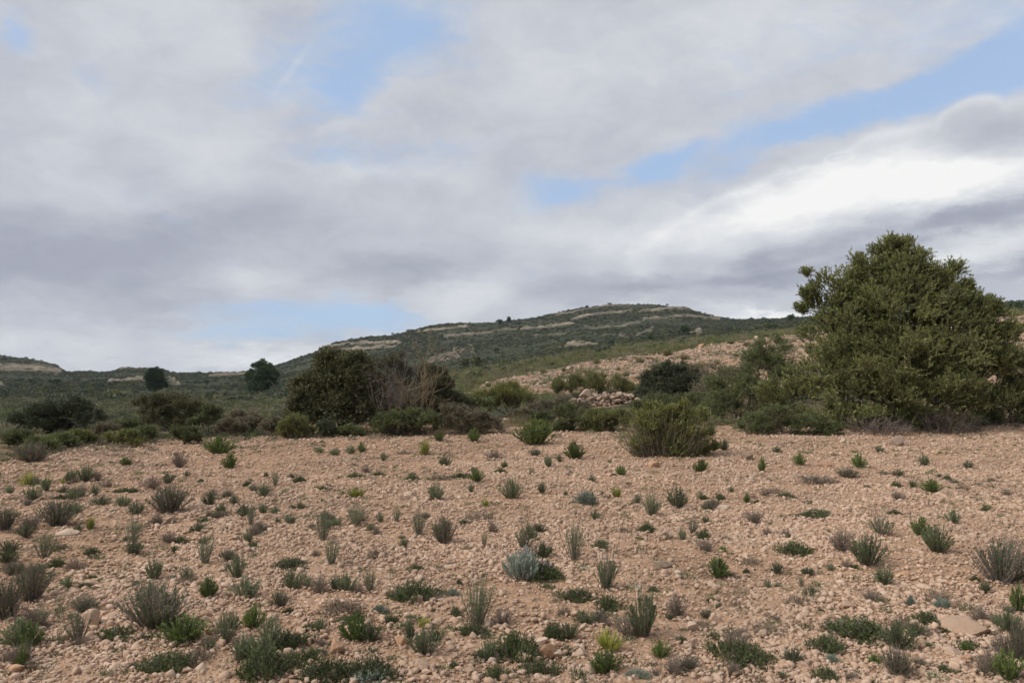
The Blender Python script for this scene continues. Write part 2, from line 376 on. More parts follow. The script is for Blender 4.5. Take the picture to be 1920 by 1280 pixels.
def ground_mat():
    m, T, out = new_mat('ground_soil')
    g = T.new('ShaderNodeNewGeometry'); P = g.outputs['Position']
    at = T.new('ShaderNodeAttribute', attribute_name='stony'); stony = at.outputs['Fac']
    rk = T.new('ShaderNodeAttribute', attribute_name='rock').outputs['Fac']
    n = T.noise(P, .9, 5, .6); nf = T.noise(P, 14, 5, .65)
    soil = T.ramp(n, [(.3, (.255, .154, .101)), (.55, (.34, .216, .145)), (.75, (.41, .275, .190))])
    soil = T.mix(T.maprange(nf, .35, .7, 0, .65), soil, (.20, .120, .076))
    # gravel cells in the surface
    vo = T.new('ShaderNodeTexVoronoi'); T.l.new(P, vo.inputs['Vector']); vo.inputs['Scale'].default_value = 38
    vc = T.ramp(vo.outputs['Color'], [(0, (.28, .168, .098)), (.6, (.42, .272, .168)), (1, (.50, .365, .255))])
    soil = T.mix(.45, soil, vc)
    # scrubland earth with dry litter
    ns = T.noise(P, .22, 6, .65); nb = T.noise(P, .035, 5, .6)
    veg = T.ramp(ns, [(.28, (.034, .039, .027)), (.5, (.052, .056, .038)), (.68, (.080, .076, .052)), (.8, (.13, .108, .078))])
    veg = T.mix(T.maprange(nb, .35, .65, 0, .5), veg, (.042, .048, .029))
    col = T.mix(stony, veg, soil)
    nr = T.noise(P, .16, 6, .75)
    mp = T.new('ShaderNodeMapping'); T.l.new(P, mp.inputs['Vector']); mp.inputs['Scale'].default_value = (.05, .05, .55)
    st = T.noise(mp.outputs[0], 1.0, 4, .6)
    rock = T.ramp(nr, [(.25, (.12, .098, .075)), (.45, (.24, .195, .15)), (.7, (.36, .295, .235))])
    mp2 = T.new('ShaderNodeMapping'); T.l.new(P, mp2.inputs['Vector']); mp2.inputs['Scale'].default_value = (.4, .2, .05)
    rock = T.mix(T.maprange(st, .46, .56, 0, .6), rock, (.085, .07, .05))
    rock = T.mix(T.maprange(T.noise(mp2.outputs[0], 1.0, 4, .7), .5, .62, 0, .6), rock, (.06, .055, .035))
    col = T.mix(rk, col, rock)
    b = T.new('ShaderNodeBump'); b.inputs['Strength'].default_value = .8; b.inputs['Distance'].default_value = .012
    hgt = T.math('ADD', T.math('MULTIPLY', vo.outputs['Distance'], -1.4), T.noise(P, 55, 4, .7))
    T.l.new(hgt, b.inputs['Height'])
    p = T.new('ShaderNodeBsdfDiffuse'); T.l.new(col, p.inputs['Color'])
    T.l.new(b.outputs[0], p.inputs['Normal']); T.l.new(p.outputs[0], out.inputs[0]); return m

K_ = 1.0
M = dict(
 ground=ground_mat(), stone=stone_mat('limestone'), stone_orange=stone_mat('ochre_limestone', (1.0, .88, .76)), stone_pale=stone_mat('pale_limestone', (1.0, 1.06, 1.10)),
 stone_grey=stone_mat('weathered_limestone', (.74, .78, .82), 3),
 rubble=stone_mat('bleached_limestone', (.96, 1.02, 1.10)), stone_slab=stone_mat('tan_slab', (.72, .70, .68), 5), stone_dark=stone_mat('dark_limestone', (.50, .54, .56), 1.2), stone_heap=stone_mat('lichened_limestone', (.76, .80, .84), 4),  # stone_dark: the same limestone, tinted darker and greyer for the hill outcrop
 grey=leaf_mat('greygreen_leaf', (.080, .108, .055), (.225, .268, .155)),
 greydk=leaf_mat('dark_greygreen_leaf', (.052, .072, .034), (.135, .168, .088)),
 mat=leaf_mat('dark_cushion_leaf', (.045, .060, .024), (.115, .135, .060)),
 green=leaf_mat('bright_leaf', (.055, .095, .022), (.17, .23, .062)),
 yellow=leaf_mat('yellow_grass_blade', (.13, .15, .03), (.33, .33, .075)),
 silver=leaf_mat('silver_leaf', (.125, .165, .14), (.28, .325, .285)),
 bloom=leaf_mat('faded_lavender_tip', (.24, .215, .25), (.38, .345, .38)),
 dry=leaf_mat('dry_leaf', (.12, .088, .064), (.26, .20, .155), .1),
 twig=bark_mat('dry_twig', (.10, .076, .060), (.27, .215, .175)),
 twiggrey=bark_mat('grey_twig', (.115, .098, .082), (.26, .225, .19)),
 twigred=bark_mat('reddish_twig', (.095, .070, .056), (.21, .165, .138)),
 twigorange=bark_mat('lichen_twig', (.12, .088, .05), (.25, .185, .105)),
 bark=bark_mat('dark_bark', (.045, .034, .026), (.13, .10, .08)),
 rust=leaf_mat('rust_seed_head', (.085, .040, .026), (.19, .095, .06), .05),
 olive=leaf_mat('wild_olive_leaf', (.046, .062, .019), (.270, .278, .112), .2, .5),
 oliveb=leaf_mat('shrub_leaf', (0.062, 0.086, 0.031), (0.176, 0.202, 0.081), .25),
 kermes=leaf_mat('holm_leaf', (0.046, 0.058, 0.026), (0.169, 0.163, 0.085), .15, .5),
 juniper=leaf_mat('juniper_leaf', (0.048, 0.060, 0.026), (0.163, 0.150, 0.065), .15),
 darkgreen=leaf_mat('dark_evergreen_leaf', (0.031, 0.043, 0.023), (0.086, 0.104, 0.055), .12),
 pine=leaf_mat('pine_needle', (.024, .046, .020), (.080, .118, .048), .12),
 hillgreen=leaf_mat('hill_scrub_leaf', (.040, .050, .034), (.068, .082, .054), .1), hillolive=leaf_mat('hill_olive_leaf', (.050, .056, .036), (.092, .098, .062), .1),
 broom=leaf_mat('broom_whip', (.072, .092, .028), (.262, .265, .088), .28),
 esparto=leaf_mat('esparto_blade', (.095, .095, .042), (.22, .200, .105), .15),
 dryscrub=leaf_mat('dry_scrub_blade', (0.106, 0.096, 0.062), (0.260, 0.227, 0.156), .15),
 flower=leaf_mat('yellow_petal', (.65, .5, .05), (.8, .62, .08), .1),
)

# ------------------------------------------------------------------ ground sheet
LEDGES = [  # px polylines along the limestone ledges of the hill, with half-thickness in px
 ([(1070, 599), (1143, 587), (1236, 581.5), (1286, 578.5), (1320, 585)], 3.0, .9), ([(981, 617), (1030, 613), (1075, 607)], 2.6, .9),
 ([(1207, 600), (1264, 595), (1292, 591), (1325, 597), (1351, 598)], 3.4, .8), ([(1095, 610), (1112, 617), (1162, 613), (1199, 605)], 2.4, .6),
 ([(1193, 631), (1227, 614)], 2.5, .5), ([(1040, 591), (1072, 585.5), (1143, 573.5), (1185, 572.5)], 1.8, .6), ([(1255, 636), (1292, 630), (1317, 626)], 2.2, .9),
 ([(1047, 651), (1085, 649), (1120, 647)], 2.0, .9), ([(785, 622), (845, 616), (885, 612)], 2.2, .8), ([(835, 631), (890, 627), (925, 622), (995, 617)], 2.6, .8),
 ([(600, 656), (622, 650), (660, 645), (700, 642), (750, 643)], 3.5, .8), ([(608, 660), (640, 657), (690, 655), (742, 650)], 3.2, .9),
 ([(-400, 690), (0, 691), (60, 692), (112, 697)], 8.0, .8), ([(-300, 682), (40, 684), (100, 688)], 2.5, .6), ([(203, 716), (240, 713), (275, 714)], 3.2, .8), ([(317, 712), (337, 722)], 3.5, .8),
 ([(393, 707), (430, 704), (463, 702)], 2.0, .8), ([(806, 675), (830, 666), (868, 656)], 2.0, .4), ([(0, 718), (20, 735), (14, 742)], 4.0, .5), ([(1130, 628), (1180, 632)], 1.8, .5),
 ([(1000, 630), (1060, 626)], 1.5, .45), ([(1215, 622), (1245, 618)], 1.8, .5), ([(220, 692), (250, 690)], 1.5, .5)]
def world_to_pix(x, y, z):
    c, s = math.cos(-PITCH), math.sin(-PITCH)
    zz = z - EYE; yy = y * c - zz * s; z2 = y * s + zz * c
    return CX + F * x / yy, CY - F * z2 / yy
def rock_amount(x, y, z):
    """how much bare limestone shows on the hill surface at this spot"""
    px, py = world_to_pix(x, np.maximum(y, 1), z)
    wob = 1.6 * fbm(x / 22, y / 22, 3, 61); out = np.zeros_like(px)
    for pts, t, a in LEDGES:
        for (x0, y0), (x1, y1) in zip(pts[:-1], pts[1:]):
            dx, dy = x1 - x0, y1 - y0; q = np.clip(((px - x0) * dx + (py + wob - y0) * dy) / (dx * dx + dy * dy), 0, 1)
            d = np.hypot(px - x0 - q * dx, py + wob - y0 - q * dy)
            out = np.maximum(out, a * (1 - sstep(.35, .75, d / t)))
    out = out * sstep(-.48, -.12, fbm(x / 5, y / 5, 4, 71) + .06 * fbm(x / 1.5, y / 1.5, 2, 73))
    return out * sstep(200, 300, y)
def edge_Y(px):       # far edge of the ploughed field
    return np.interp(px, [-500, 0, 120, 260, 520, 900, 1180, 1500, 1700, 1920, 2500], [14.0, 14.8, 16.0, 17.6, 19.0, 19.6, 19.8, 19.8, 20.2, 20.4, 20.4])
def stony_amount(x, y, z=None):
    px = CX + F * x / np.maximum(y, .5)
    e = edge_Y(px) + 1.3 * fbm(x / 1.6, y / 1.6, 3, 81)
    near = 1 - sstep(-.3, .6, y - e)
    lo = np.interp(px, [850, 900, 1000, 1200, 1350, 1500, 2700], [52, 42, 37, 33, 31, 30, 28]); hi = np.interp(px, [850, 950, 1100, 1500, 1800, 2700], [56, 66, 73, 74, 74, 74])
    wob = 5 * fbm(x / 6, y / 6, 3, 91)
    ter = sstep(lo - 2, lo + 3, y + wob) * (1 - sstep(hi - 3, hi + 3, y + wob)) * sstep(850, 900, px)
    pat = sstep(.35, .75, 1 - np.hypot((px - 950) / 70, (y - 25.5) / 3.6)) + sstep(.3, .7, 1 - np.hypot((px - 1130) / 110, (y - 31) / 4))
    path = .5 * (1 - sstep(.2, .9, np.abs(y - 27 - .004 * (px - 200)) / 2.2)) * sstep(120, 180, px) * (1 - sstep(260, 330, px))
    return np.clip(near + ter + pat + path, 0, 1)
def build_ground():
    s = np.concatenate([-np.geomspace(1.5, .78, 26)[:-1], np.linspace(-.78, .78, 620), np.geomspace(.78, 1.5, 26)[1:]])
    Y = np.concatenate([np.geomspace(1.5, 3.3, 12)[:-1], np.geomspace(3.3, 21, 330)[:-1], np.geomspace(21, 90, 230)[:-1], np.geomspace(90, 330, 130)[:-1], np.linspace(330, 610, 170)[:-1], np.linspace(610, 800, 16)[:-1], np.linspace(800, 1080, 6)])
    S, YY = np.meshgrid(s, Y); X = S * YY
    Z = H(X, YY); stn = stony_amount(X, YY)
    rk = rock_amount(X, YY, Z)
    pxx = CX + F * X / YY; ey = edge_Y(pxx)
    stc = np.maximum(stn, .9 * (1 - sstep(1.5, 8.5, YY - ey + 3 * fbm(X / 2, YY / 2, 3, 87))) * (.55 + .45 * sstep(380, 620, pxx)))
    # clods and small relief
    nearf = 1 - sstep(30, 80, YY)
    Z = Z + stn * nearf * (.020 * fbm(X * 5, YY * 5, 3, 101) + .014 * np.abs(fbm(X * 17, YY * 17, 3, 111)))
    Z = Z + rk * (1.0 + 1.5 * fbm(X / 7, YY / 7, 3, 121) + 2.0 * np.abs(fbm(X / 3, YY / 4, 3, 123)))
    n, m = Z.shape
    V = np.stack([X, YY, Z], -1).reshape(-1, 3); i = np.arange(n * m).reshape(n, m)
    q = np.stack([i[:-1, :-1], i[:-1, 1:], i[1:, 1:], i[1:, :-1]], -1).reshape(-1, 4)
    mb = MB(); mb.add(V, q)
    # behind and beside the viewer
    xb = np.linspace(-40, 40, 81); yb = np.linspace(-40, 1.5, 43); XB, YB = np.meshgrid(xb, yb)
    # keep the wedge mesh free: this patch stops at y = 1.5, sides lie 3 cm lower
    ZB = np.full_like(XB, -.03) + .04 * fbm(XB / 2, YB / 2, 3, 5)
    VB = np.stack([XB, YB, ZB], -1).reshape(-1, 3); ib = np.arange(XB.size).reshape(XB.shape)
    qb = np.stack([ib[:-1, :-1], ib[:-1, 1:], ib[1:, 1:], ib[1:, :-1]], -1).reshape(-1, 4)
    mb.add(VB, qb)
    k0 = mb.n
    far = np.array([(-1700, -1000, -64), (1700, -1000, -64), (1700, 1200, -64), (-1700, 1200, -64)], float)
    mb.add(far, np.array([[0, 1, 2, 3]]))
    me = mb.mesh('ground', M['ground'], True)
    a = me.attributes.new('stony', 'FLOAT', 'POINT'); a.data.foreach_set('value', np.concatenate([stc.ravel(), np.ones(XB.size), np.zeros(4)]).astype(np.float32))
    a = me.attributes.new('rock', 'FLOAT', 'POINT'); a.data.foreach_set('value', np.concatenate([rk.ravel(), np.zeros(XB.size + 4)]).astype(np.float32))
    o = bpy.data.objects.new('ground', me); C.objects.link(o); o['kind'] = 'structure'
build_ground()

# ------------------------------------------------------------------ object helpers
def tagged(o, label, cat, group=None, kind=None):
    if label: o['label'] = label
    if cat: o['category'] = cat
    if group: o['group'] = group
    if kind: o['kind'] = kind
    return o
def thing(name, label, cat, loc, rz=0, group=None):
    o = bpy.data.objects.new(name, None); C.objects.link(o); o.empty_display_size = .1
    o.location = loc; o.rotation_euler = (0, 0, rz)
    return tagged(o, label, cat, group)
def part(name, me, parent):
    o = bpy.data.objects.new(name, me); C.objects.link(o); o.parent = parent; return o

# ------------------------------------------------------------------ scattered stuff through geometry nodes
def scatter(name, pts, scl, rot, sources, label=None):
    me = bpy.data.meshes.new(name); me.vertices.add(len(pts)); me.vertices.foreach_set('co', np.asarray(pts, np.float32).ravel())
    a = me.attributes.new('scl', 'FLOAT_VECTOR', 'POINT'); a.data.foreach_set('vector', np.asarray(scl, np.float32).ravel())
    a = me.attributes.new('rot', 'FLOAT_VECTOR', 'POINT'); a.data.foreach_set('vector', np.asarray(rot, np.float32).ravel())
    a = me.attributes.new('pick', 'INT', 'POINT'); a.data.foreach_set('value', rng.integers(0, len(sources), len(pts)).astype(np.int32))
    o = bpy.data.objects.new(name, me); C.objects.link(o); o['kind'] = 'stuff'
    if label: o['label'] = label
    col = bpy.data.collections.new(name + '_source')
    for s in sources: col.objects.link(s)
    ng = bpy.data.node_groups.new(name + '_scatter', 'GeometryNodeTree')
    ng.interface.new_socket('Geometry', in_out='INPUT', socket_type='NodeSocketGeometry')
    ng.interface.new_socket('Geometry', in_out='OUTPUT', socket_type='NodeSocketGeometry')
    N = ng.nodes; L = ng.links
    gi = N.new('NodeGroupInput'); go = N.new('NodeGroupOutput'); ip = N.new('GeometryNodeInstanceOnPoints'); mp = N.new('GeometryNodeMeshToPoints')
    ci = N.new('GeometryNodeCollectionInfo'); ci.inputs['Collection'].default_value = col; ci.inputs['Separate Children'].default_value = True; ci.inputs['Reset Children'].default_value = True
    def attr(nm, ty):
        n = N.new('GeometryNodeInputNamedAttribute'); n.data_type = ty; n.inputs['Name'].default_value = nm; return n.outputs['Attribute']
    L.new(gi.outputs[0], mp.inputs[0]); L.new(mp.outputs[0], ip.inputs['Points']); L.new(ci.outputs[0], ip.inputs['Instance'])
    ip.inputs['Pick Instance'].default_value = True
    L.new(attr('pick', 'INT'), ip.inputs['Instance Index'])
    L.new(attr('rot', 'FLOAT_VECTOR'), ip.inputs['Rotation']); L.new(attr('scl', 'FLOAT_VECTOR'), ip.inputs['Scale'])
    L.new(ip.outputs[0], go.inputs[0])
    md = o.modifiers.new('scatter', 'NODES'); md.node_group = ng
    return o

def rock_source(k, sub, mat, flat=.7):
    V, Fc = rock_geo(sub, rng, flat); mb = MB(); mb.add(V, Fc)
    return bpy.data.objects.new('pebble_source', mb.mesh('pebble', mat, False))
def sample_wedge(n, y0, y1, power, smax=.86):
    u = rng.random(n); e = 2 - power          # density ~ 1 / Y^power per area
    Y = (y0 ** e + u * (y1 ** e - y0 ** e)) ** (1 / e) if abs(e) > 1e-6 else y0 * (y1 / y0) ** u
    s = rng.uniform(-smax, smax, n); return s * Y, Y

def build_gravel():
    src = [rock_source(k, 1, M['stone'], f) for k, f in enumerate((.55, .65, .75, .8, .6, .7, .9, .5))] + [rock_source(9, 2, M['stone'], .7), rock_source(10, 2, M['stone'], .6)]
    x, y = sample_wedge(720000, 3.2, 21, 1.25)
    wide = rng.random(len(x)) < .14; x = np.where(wide, np.sign(x) * y * (.86 + .5 * rng.random(len(x)) * np.clip(9 / y, 0, 1)), x)      # the strip just beside the view
    # sizes: log-normal, larger floor with distance since the smallest are lost anyway
    sz = .0105 * np.exp(rng.normal(0, .62, len(x))); clump = fbm(x / .8, y / .8, 3, 131)
    sz = np.minimum(sz * (1 + .35 * clump), .055) * (1 + .040 * y)
    keep = rng.random(len(x)) < np.clip(stony_amount(x, y), .0, 1) * np.clip(.78 + 1.3 * fbm(x / 1.3, y / 1.3, 3, 141), .45, 1)
    x, y, sz = x[keep], y[keep], sz[keep]
    z = H(x, y) + sz * .10 + .006
    fl = rng.uniform(.75, 1.15, len(x))
    scatter('gravel', np.stack([x, y, z], 1), np.stack([sz, sz, sz * fl], 1), rng.uniform(-.4, .4, (len(x), 3)) + np.array([0, 0, 1]) * rng.uniform(0, 6.28, (len(x), 1)), src, 'pale tan limestone gravel covering the ploughed field')
    src2 = [rock_source(k, 1, M['rubble'], .7) for k in range(6)]
    x, y = sample_wedge(110000, 24, 76, 0.6)
    keep = rng.random(len(x)) < stony_amount(x, y) ** 1.5 * .9
    x, y = x[keep], y[keep]; sz = .070 * np.exp(rng.normal(0, .5, len(x))) * (y / 50) ** .5
    scatter('rubble', np.stack([x, y, H(x, y) + sz * .15], 1), np.stack([sz] * 3, 1), rng.uniform(0, 6.28, (len(x), 3)), src2, 'pale limestone rubble on the rising terrace beyond the field')
build_gravel()

# ------------------------------------------------------------------ small plants: templates of stems and leaves
def stem_paths(n, asp, r, base=.18, flat=.6, tipvar=.35, k=5, lean=0.0, power=.5):
    u = r.random(n) ** power; ph = r.uniform(0, 2 * math.pi, n)
    lob = 1 + .22 * np.sin(ph * 2 + r.uniform(0, 6)) + .15 * np.sin(ph * 3 + r.uniform(0, 6))
    tip = np.stack([.5 * u * lob * np.cos(ph), .5 * u * lob * np.sin(ph), asp * (1 - flat * u * u) * (1 - tipvar * r.random(n))], 1)
    b = tip * np.array([base, base, 0]) + np.stack([r.normal(0, .02, n), r.normal(0, .02, n), np.full(n, -.02)], 1)
    t = np.linspace(0, 1, k)[None, :, None]
    th = t ** np.array([.85 + 0, .85, 1.0])
    wob = np.cumsum(r.normal(0, .012, (n, k, 3)), 1); wob[:, 0] = 0
    return b[:, None] + (tip - b)[:, None] * th + wob
def leaves_on(mb, paths, per, L, W, r, t0=.2, out=.7, up=.35, jl=.35, topw=1.0):
    n, k, _ = paths.shape
    t = (t0 + (1 - t0) * r.random((n, per)) ** topw) * (k - 1) * .999; i = t.astype(int); f = (t - i)[..., None]
    a = paths[np.arange(n)[:, None], i]; b = paths[np.arange(n)[:, None], i + 1]
    P = (a * (1 - f) + b * f).reshape(-1, 3); D = unit(b - a).reshape(-1, 3)
    D = unit(D * .8 + unit(r.normal(size=P.shape)) * out + np.array([0, 0, up]))
    shoot = np.repeat(r.random(n), per)
    leaves(mb, P, D, L * (1 + jl * r.normal(size=len(P))).clip(.4, 1.8), W, np.clip(.55 * shoot + .45 * r.random(len(P)), 0, 1))

SPECIES = {}
def species(key, name, cat, desc, group, asp, maker, nvar=3):
    vs = []
    for k in range(nvar):
        r = np.random.default_rng(hash_key(key) + k); vs.append(maker(r, asp))
    SPECIES[key] = dict(name=name, cat=cat, desc=desc, group=group, asp=asp, vars=vs)
def hash_key(s): return sum(ord(c) * (i + 3) for i, c in enumerate(s)) % 9973
def pk(parts):     # [(part name, MB, material)]
    return [(n, mb.mesh(n, m)) for n, mb, m in parts]

def mk_grey(leaf='grey', tw='twig', n=70, per=44, L=.078, W=.020, stalks=6, flat=.5):
    def f(r, asp):
        p = stem_paths(n, asp, r, flat=flat); fo = MB(); leaves_on(fo, p, per, L, W, r, .12, .55, .4)
        st = MB(); tubes(st, p, np.linspace(.010, .004, 5)[None], 3)
        if stalks:
            q = stem_paths(stalks, asp * 1.35, r, flat=.3, tipvar=.2); tubes(st, q, np.linspace(.006, .003, 5)[None], 3)
            leaves_on(fo, q, 5, L * .7, W, r, .6, .5)
        return pk([('foliage', fo, M[leaf]), ('stems', st, M[tw])])
    return f
def mk_mat(leaf='mat', tw='twig', n=260, per=16, L=.045, W=.020):
    def f(r, asp):
        p = stem_paths(n, asp, r, base=.75, flat=.85, tipvar=.6, power=.55, k=4); fo = MB(); leaves_on(fo, p, per, L, W, r, .1, .9, .25)
        q = stem_paths(n // 2, asp * .9, r, base=.3, flat=.8, tipvar=.5, k=4)
        st = MB(); tubes(st, q, np.linspace(.007, .003, 4)[None], 3)
        return pk([('foliage', fo, M[leaf]), ('stems', st, M[tw])])
    return f
def mk_dry(leaf='dry', tw='twig', n=70, per=7, L=.05, W=.016, sub=3):
    def f(r, asp):
        p = stem_paths(n, asp, r, base=.12, flat=.45, tipvar=.45)
        st = MB(); tubes(st, p, np.linspace(.011, .004, 5)[None], 3)
        i = r.integers(1, 4, (n, sub)); a = p[np.arange(n)[:, None], i].reshape(-1, 3)
        d = unit(p[:, -1] - p[:, 0])[:, None].repeat(sub, 1).reshape(-1, 3) + r.normal(0, .55, (n * sub, 3)) + np.array([0, 0, .25])
        e = a + unit(d) * r.uniform(.12, .32, (n * sub, 1)) * min(1, asp * 1.4)
        q = np.stack([a, (a + e) / 2 + r.normal(0, .012, a.shape), e], 1); tubes(st, q, np.linspace(.005, .0025, 3)[None], 3)
        fo = MB(); leaves_on(fo, p, per, L, W, r, .3, .9, .1); leaves_on(fo, q, 3, L, W, r, .2, .9, .1)
        return pk([('foliage', fo, M[leaf]), ('stems', st, M[tw])])
    return f
def mk_grass(leaf='yellow', n=150, asp_top=.2):
    def f(r, asp):
        fo = MB(); p = stem_paths(n, asp, r, base=.3, flat=.35, tipvar=.5, k=4)
        w = np.array([.016, .013, .009, .002]) * 1.1
        S = unit(np.cross(p[:, -1] - p[:, 0], r.normal(size=(n, 3))))
        V = np.stack([p + S[:, None] * w[None, :, None], p - S[:, None] * w[None, :, None]], 2)
        idx = np.arange(n * 8).reshape(n, 4, 2); q = np.stack([idx[:, :-1, 0], idx[:, :-1, 1], idx[:, 1:, 1], idx[:, 1:, 0]], -1).reshape(-1, 4)
        fo.add(V.reshape(-1, 3), q, np.repeat(r.random(n), 3))
        st = MB(); q2 = stem_paths(22, asp * .5, r, base=.5, k=4); tubes(st, q2, .006, 3)
        return pk([('foliage', fo, M[leaf]), ('dry_base', st, M['twiggrey'])])
    return f
def mk_stalk(r, asp):
    fo = MB(); p = stem_paths(40, asp * .55, r, flat=.4); leaves_on(fo, p, 44, .075, .018, r, .1, .5, .4)
    st = MB(); tubes(st, p, .007, 3); q = stem_paths(16, asp, r, flat=.15, tipvar=.25, power=.7); tubes(st, q, np.linspace(.008, .004, 5)[None], 3)
    leaves_on(fo, q, 7, .08, .018, r, .35, .4)
    out = pk([('foliage', fo, M['grey']), ('stems', st, M['twig'])])
    for tip in q[::2, -1]:
        hd = MB(); P = tip + r.normal(0, 1, (30, 3)) * np.array([.028, .028, .010]); leaves(hd, P, r.normal(size=P.shape) * np.array([1, 1, .5]), .030, .024, r.random(len(P)))
        out.append(('seed_head', hd.mesh('seed_head', M['rust'])))
    return out
def mk_silver(r, asp):
    p = stem_paths(130, asp, r, base=.45, flat=.7, tipvar=.22); fo = MB(); leaves_on(fo, p, 18, .085, .022, r, .3, .5, .4)
    st = MB(); tubes(st, p, np.linspace(.009, .004, 5)[None], 3)
    return pk([('foliage', fo, M['silver']), ('stems', st, M['twiggrey'])])
def mk_lavender(r, asp):
    a = mk_silver(r, asp); q = stem_paths(44, asp * 1.12, r, base=.6, flat=.65, tipvar=.12)
    for k in range(len(q)):
        fl = MB(); leaves_on(fl, q[k:k + 1], 14, .05, .026, r, .84, .4, .5); a.append(('flower_spike', fl.mesh('flower_spike', M['bloom'])))
    return a
def mk_mixed(r, asp):
    p = stem_paths(64, asp * .85, r, flat=.4); fo = MB(); leaves_on(fo, p, 40, .055, .014, r, .12, .55, .4)
    q = stem_paths(130, asp, r, base=.2, flat=.45, tipvar=.5); st = MB(); tubes(st, q, np.linspace(.007, .0028, 5)[None], 3); tubes(st, p, .005, 3)
    dr = MB(); leaves_on(dr, q, 16, .04, .013, r, .3, .8, .2)
    return pk([('foliage', fo, M['greydk']), ('stems', st, M['twiggrey']), ('dry_leaves', dr, M['dry'])])

species('grey', 'herb_clump', 'herb', 'grey-green upright herb', 'grey-green herbs scattered over the field', 1.0, mk_grey(), 6)
species('greyd', 'herb_clump', 'herb', 'dull dark grey-green herb', 'grey-green herbs scattered over the field', .9, mk_grey('greydk'), 5)
species('tall', 'tall_herb', 'herb', 'slender tall grey-green herb', 'tall herbs on the field', 1.5, mk_grey(n=46, per=44, L=.075, W=.018, stalks=9, flat=.3), 5)
species('mat', 'cushion_mat', 'ground plant', 'low dark green mat', 'dark green mats hugging the stones', .34, mk_mat(), 6)
species('brownmat', 'cushion_mat', 'ground plant', 'low brownish half-dry mat', 'brown mats hugging the stones', .36, mk_mat('dry', per=9, n=130), 3)
species('dry', 'dry_shrub', 'shrub', 'dry brown twiggy tuft', 'dry twiggy tufts on the field', .85, mk_dry(), 6)
species('green', 'leafy_tuft', 'plant', 'bright green leafy tuft', 'bright green tufts on the field', .95, mk_grey('green', n=84, per=44, L=.085, W=.024, stalks=0, flat=.6), 4)
species('yellow', 'grass_tuft', 'grass tuft', 'yellow-green grass tuft', 'yellow-green grass tufts on the field', 1.25, mk_grass(), 3)
species('stalk', 'seeding_herb', 'herb', 'tall herb with rusty seed heads', 'seeding herbs on the field', 1.5, mk_stalk, 3)
species('silver', 'silver_cushion', 'herb', 'silvery grey cushion', 'silvery cushions on the field', .7, mk_silver, 3)
species('lavender', 'lavender_bush', 'lavender', 'silver lavender bush', None, .72, mk_lavender, 1)
species('mixed', 'half_dry_shrub', 'shrub', 'half-dry grey shrub', 'half-dry shrubs on the field', .8, mk_mixed, 6)
species('tussock', 'grass_tussock', 'grass tussock', 'olive-green rounded tussock', 'tussocks on the far terrace', .75, mk_grass('esparto', 220), 3)

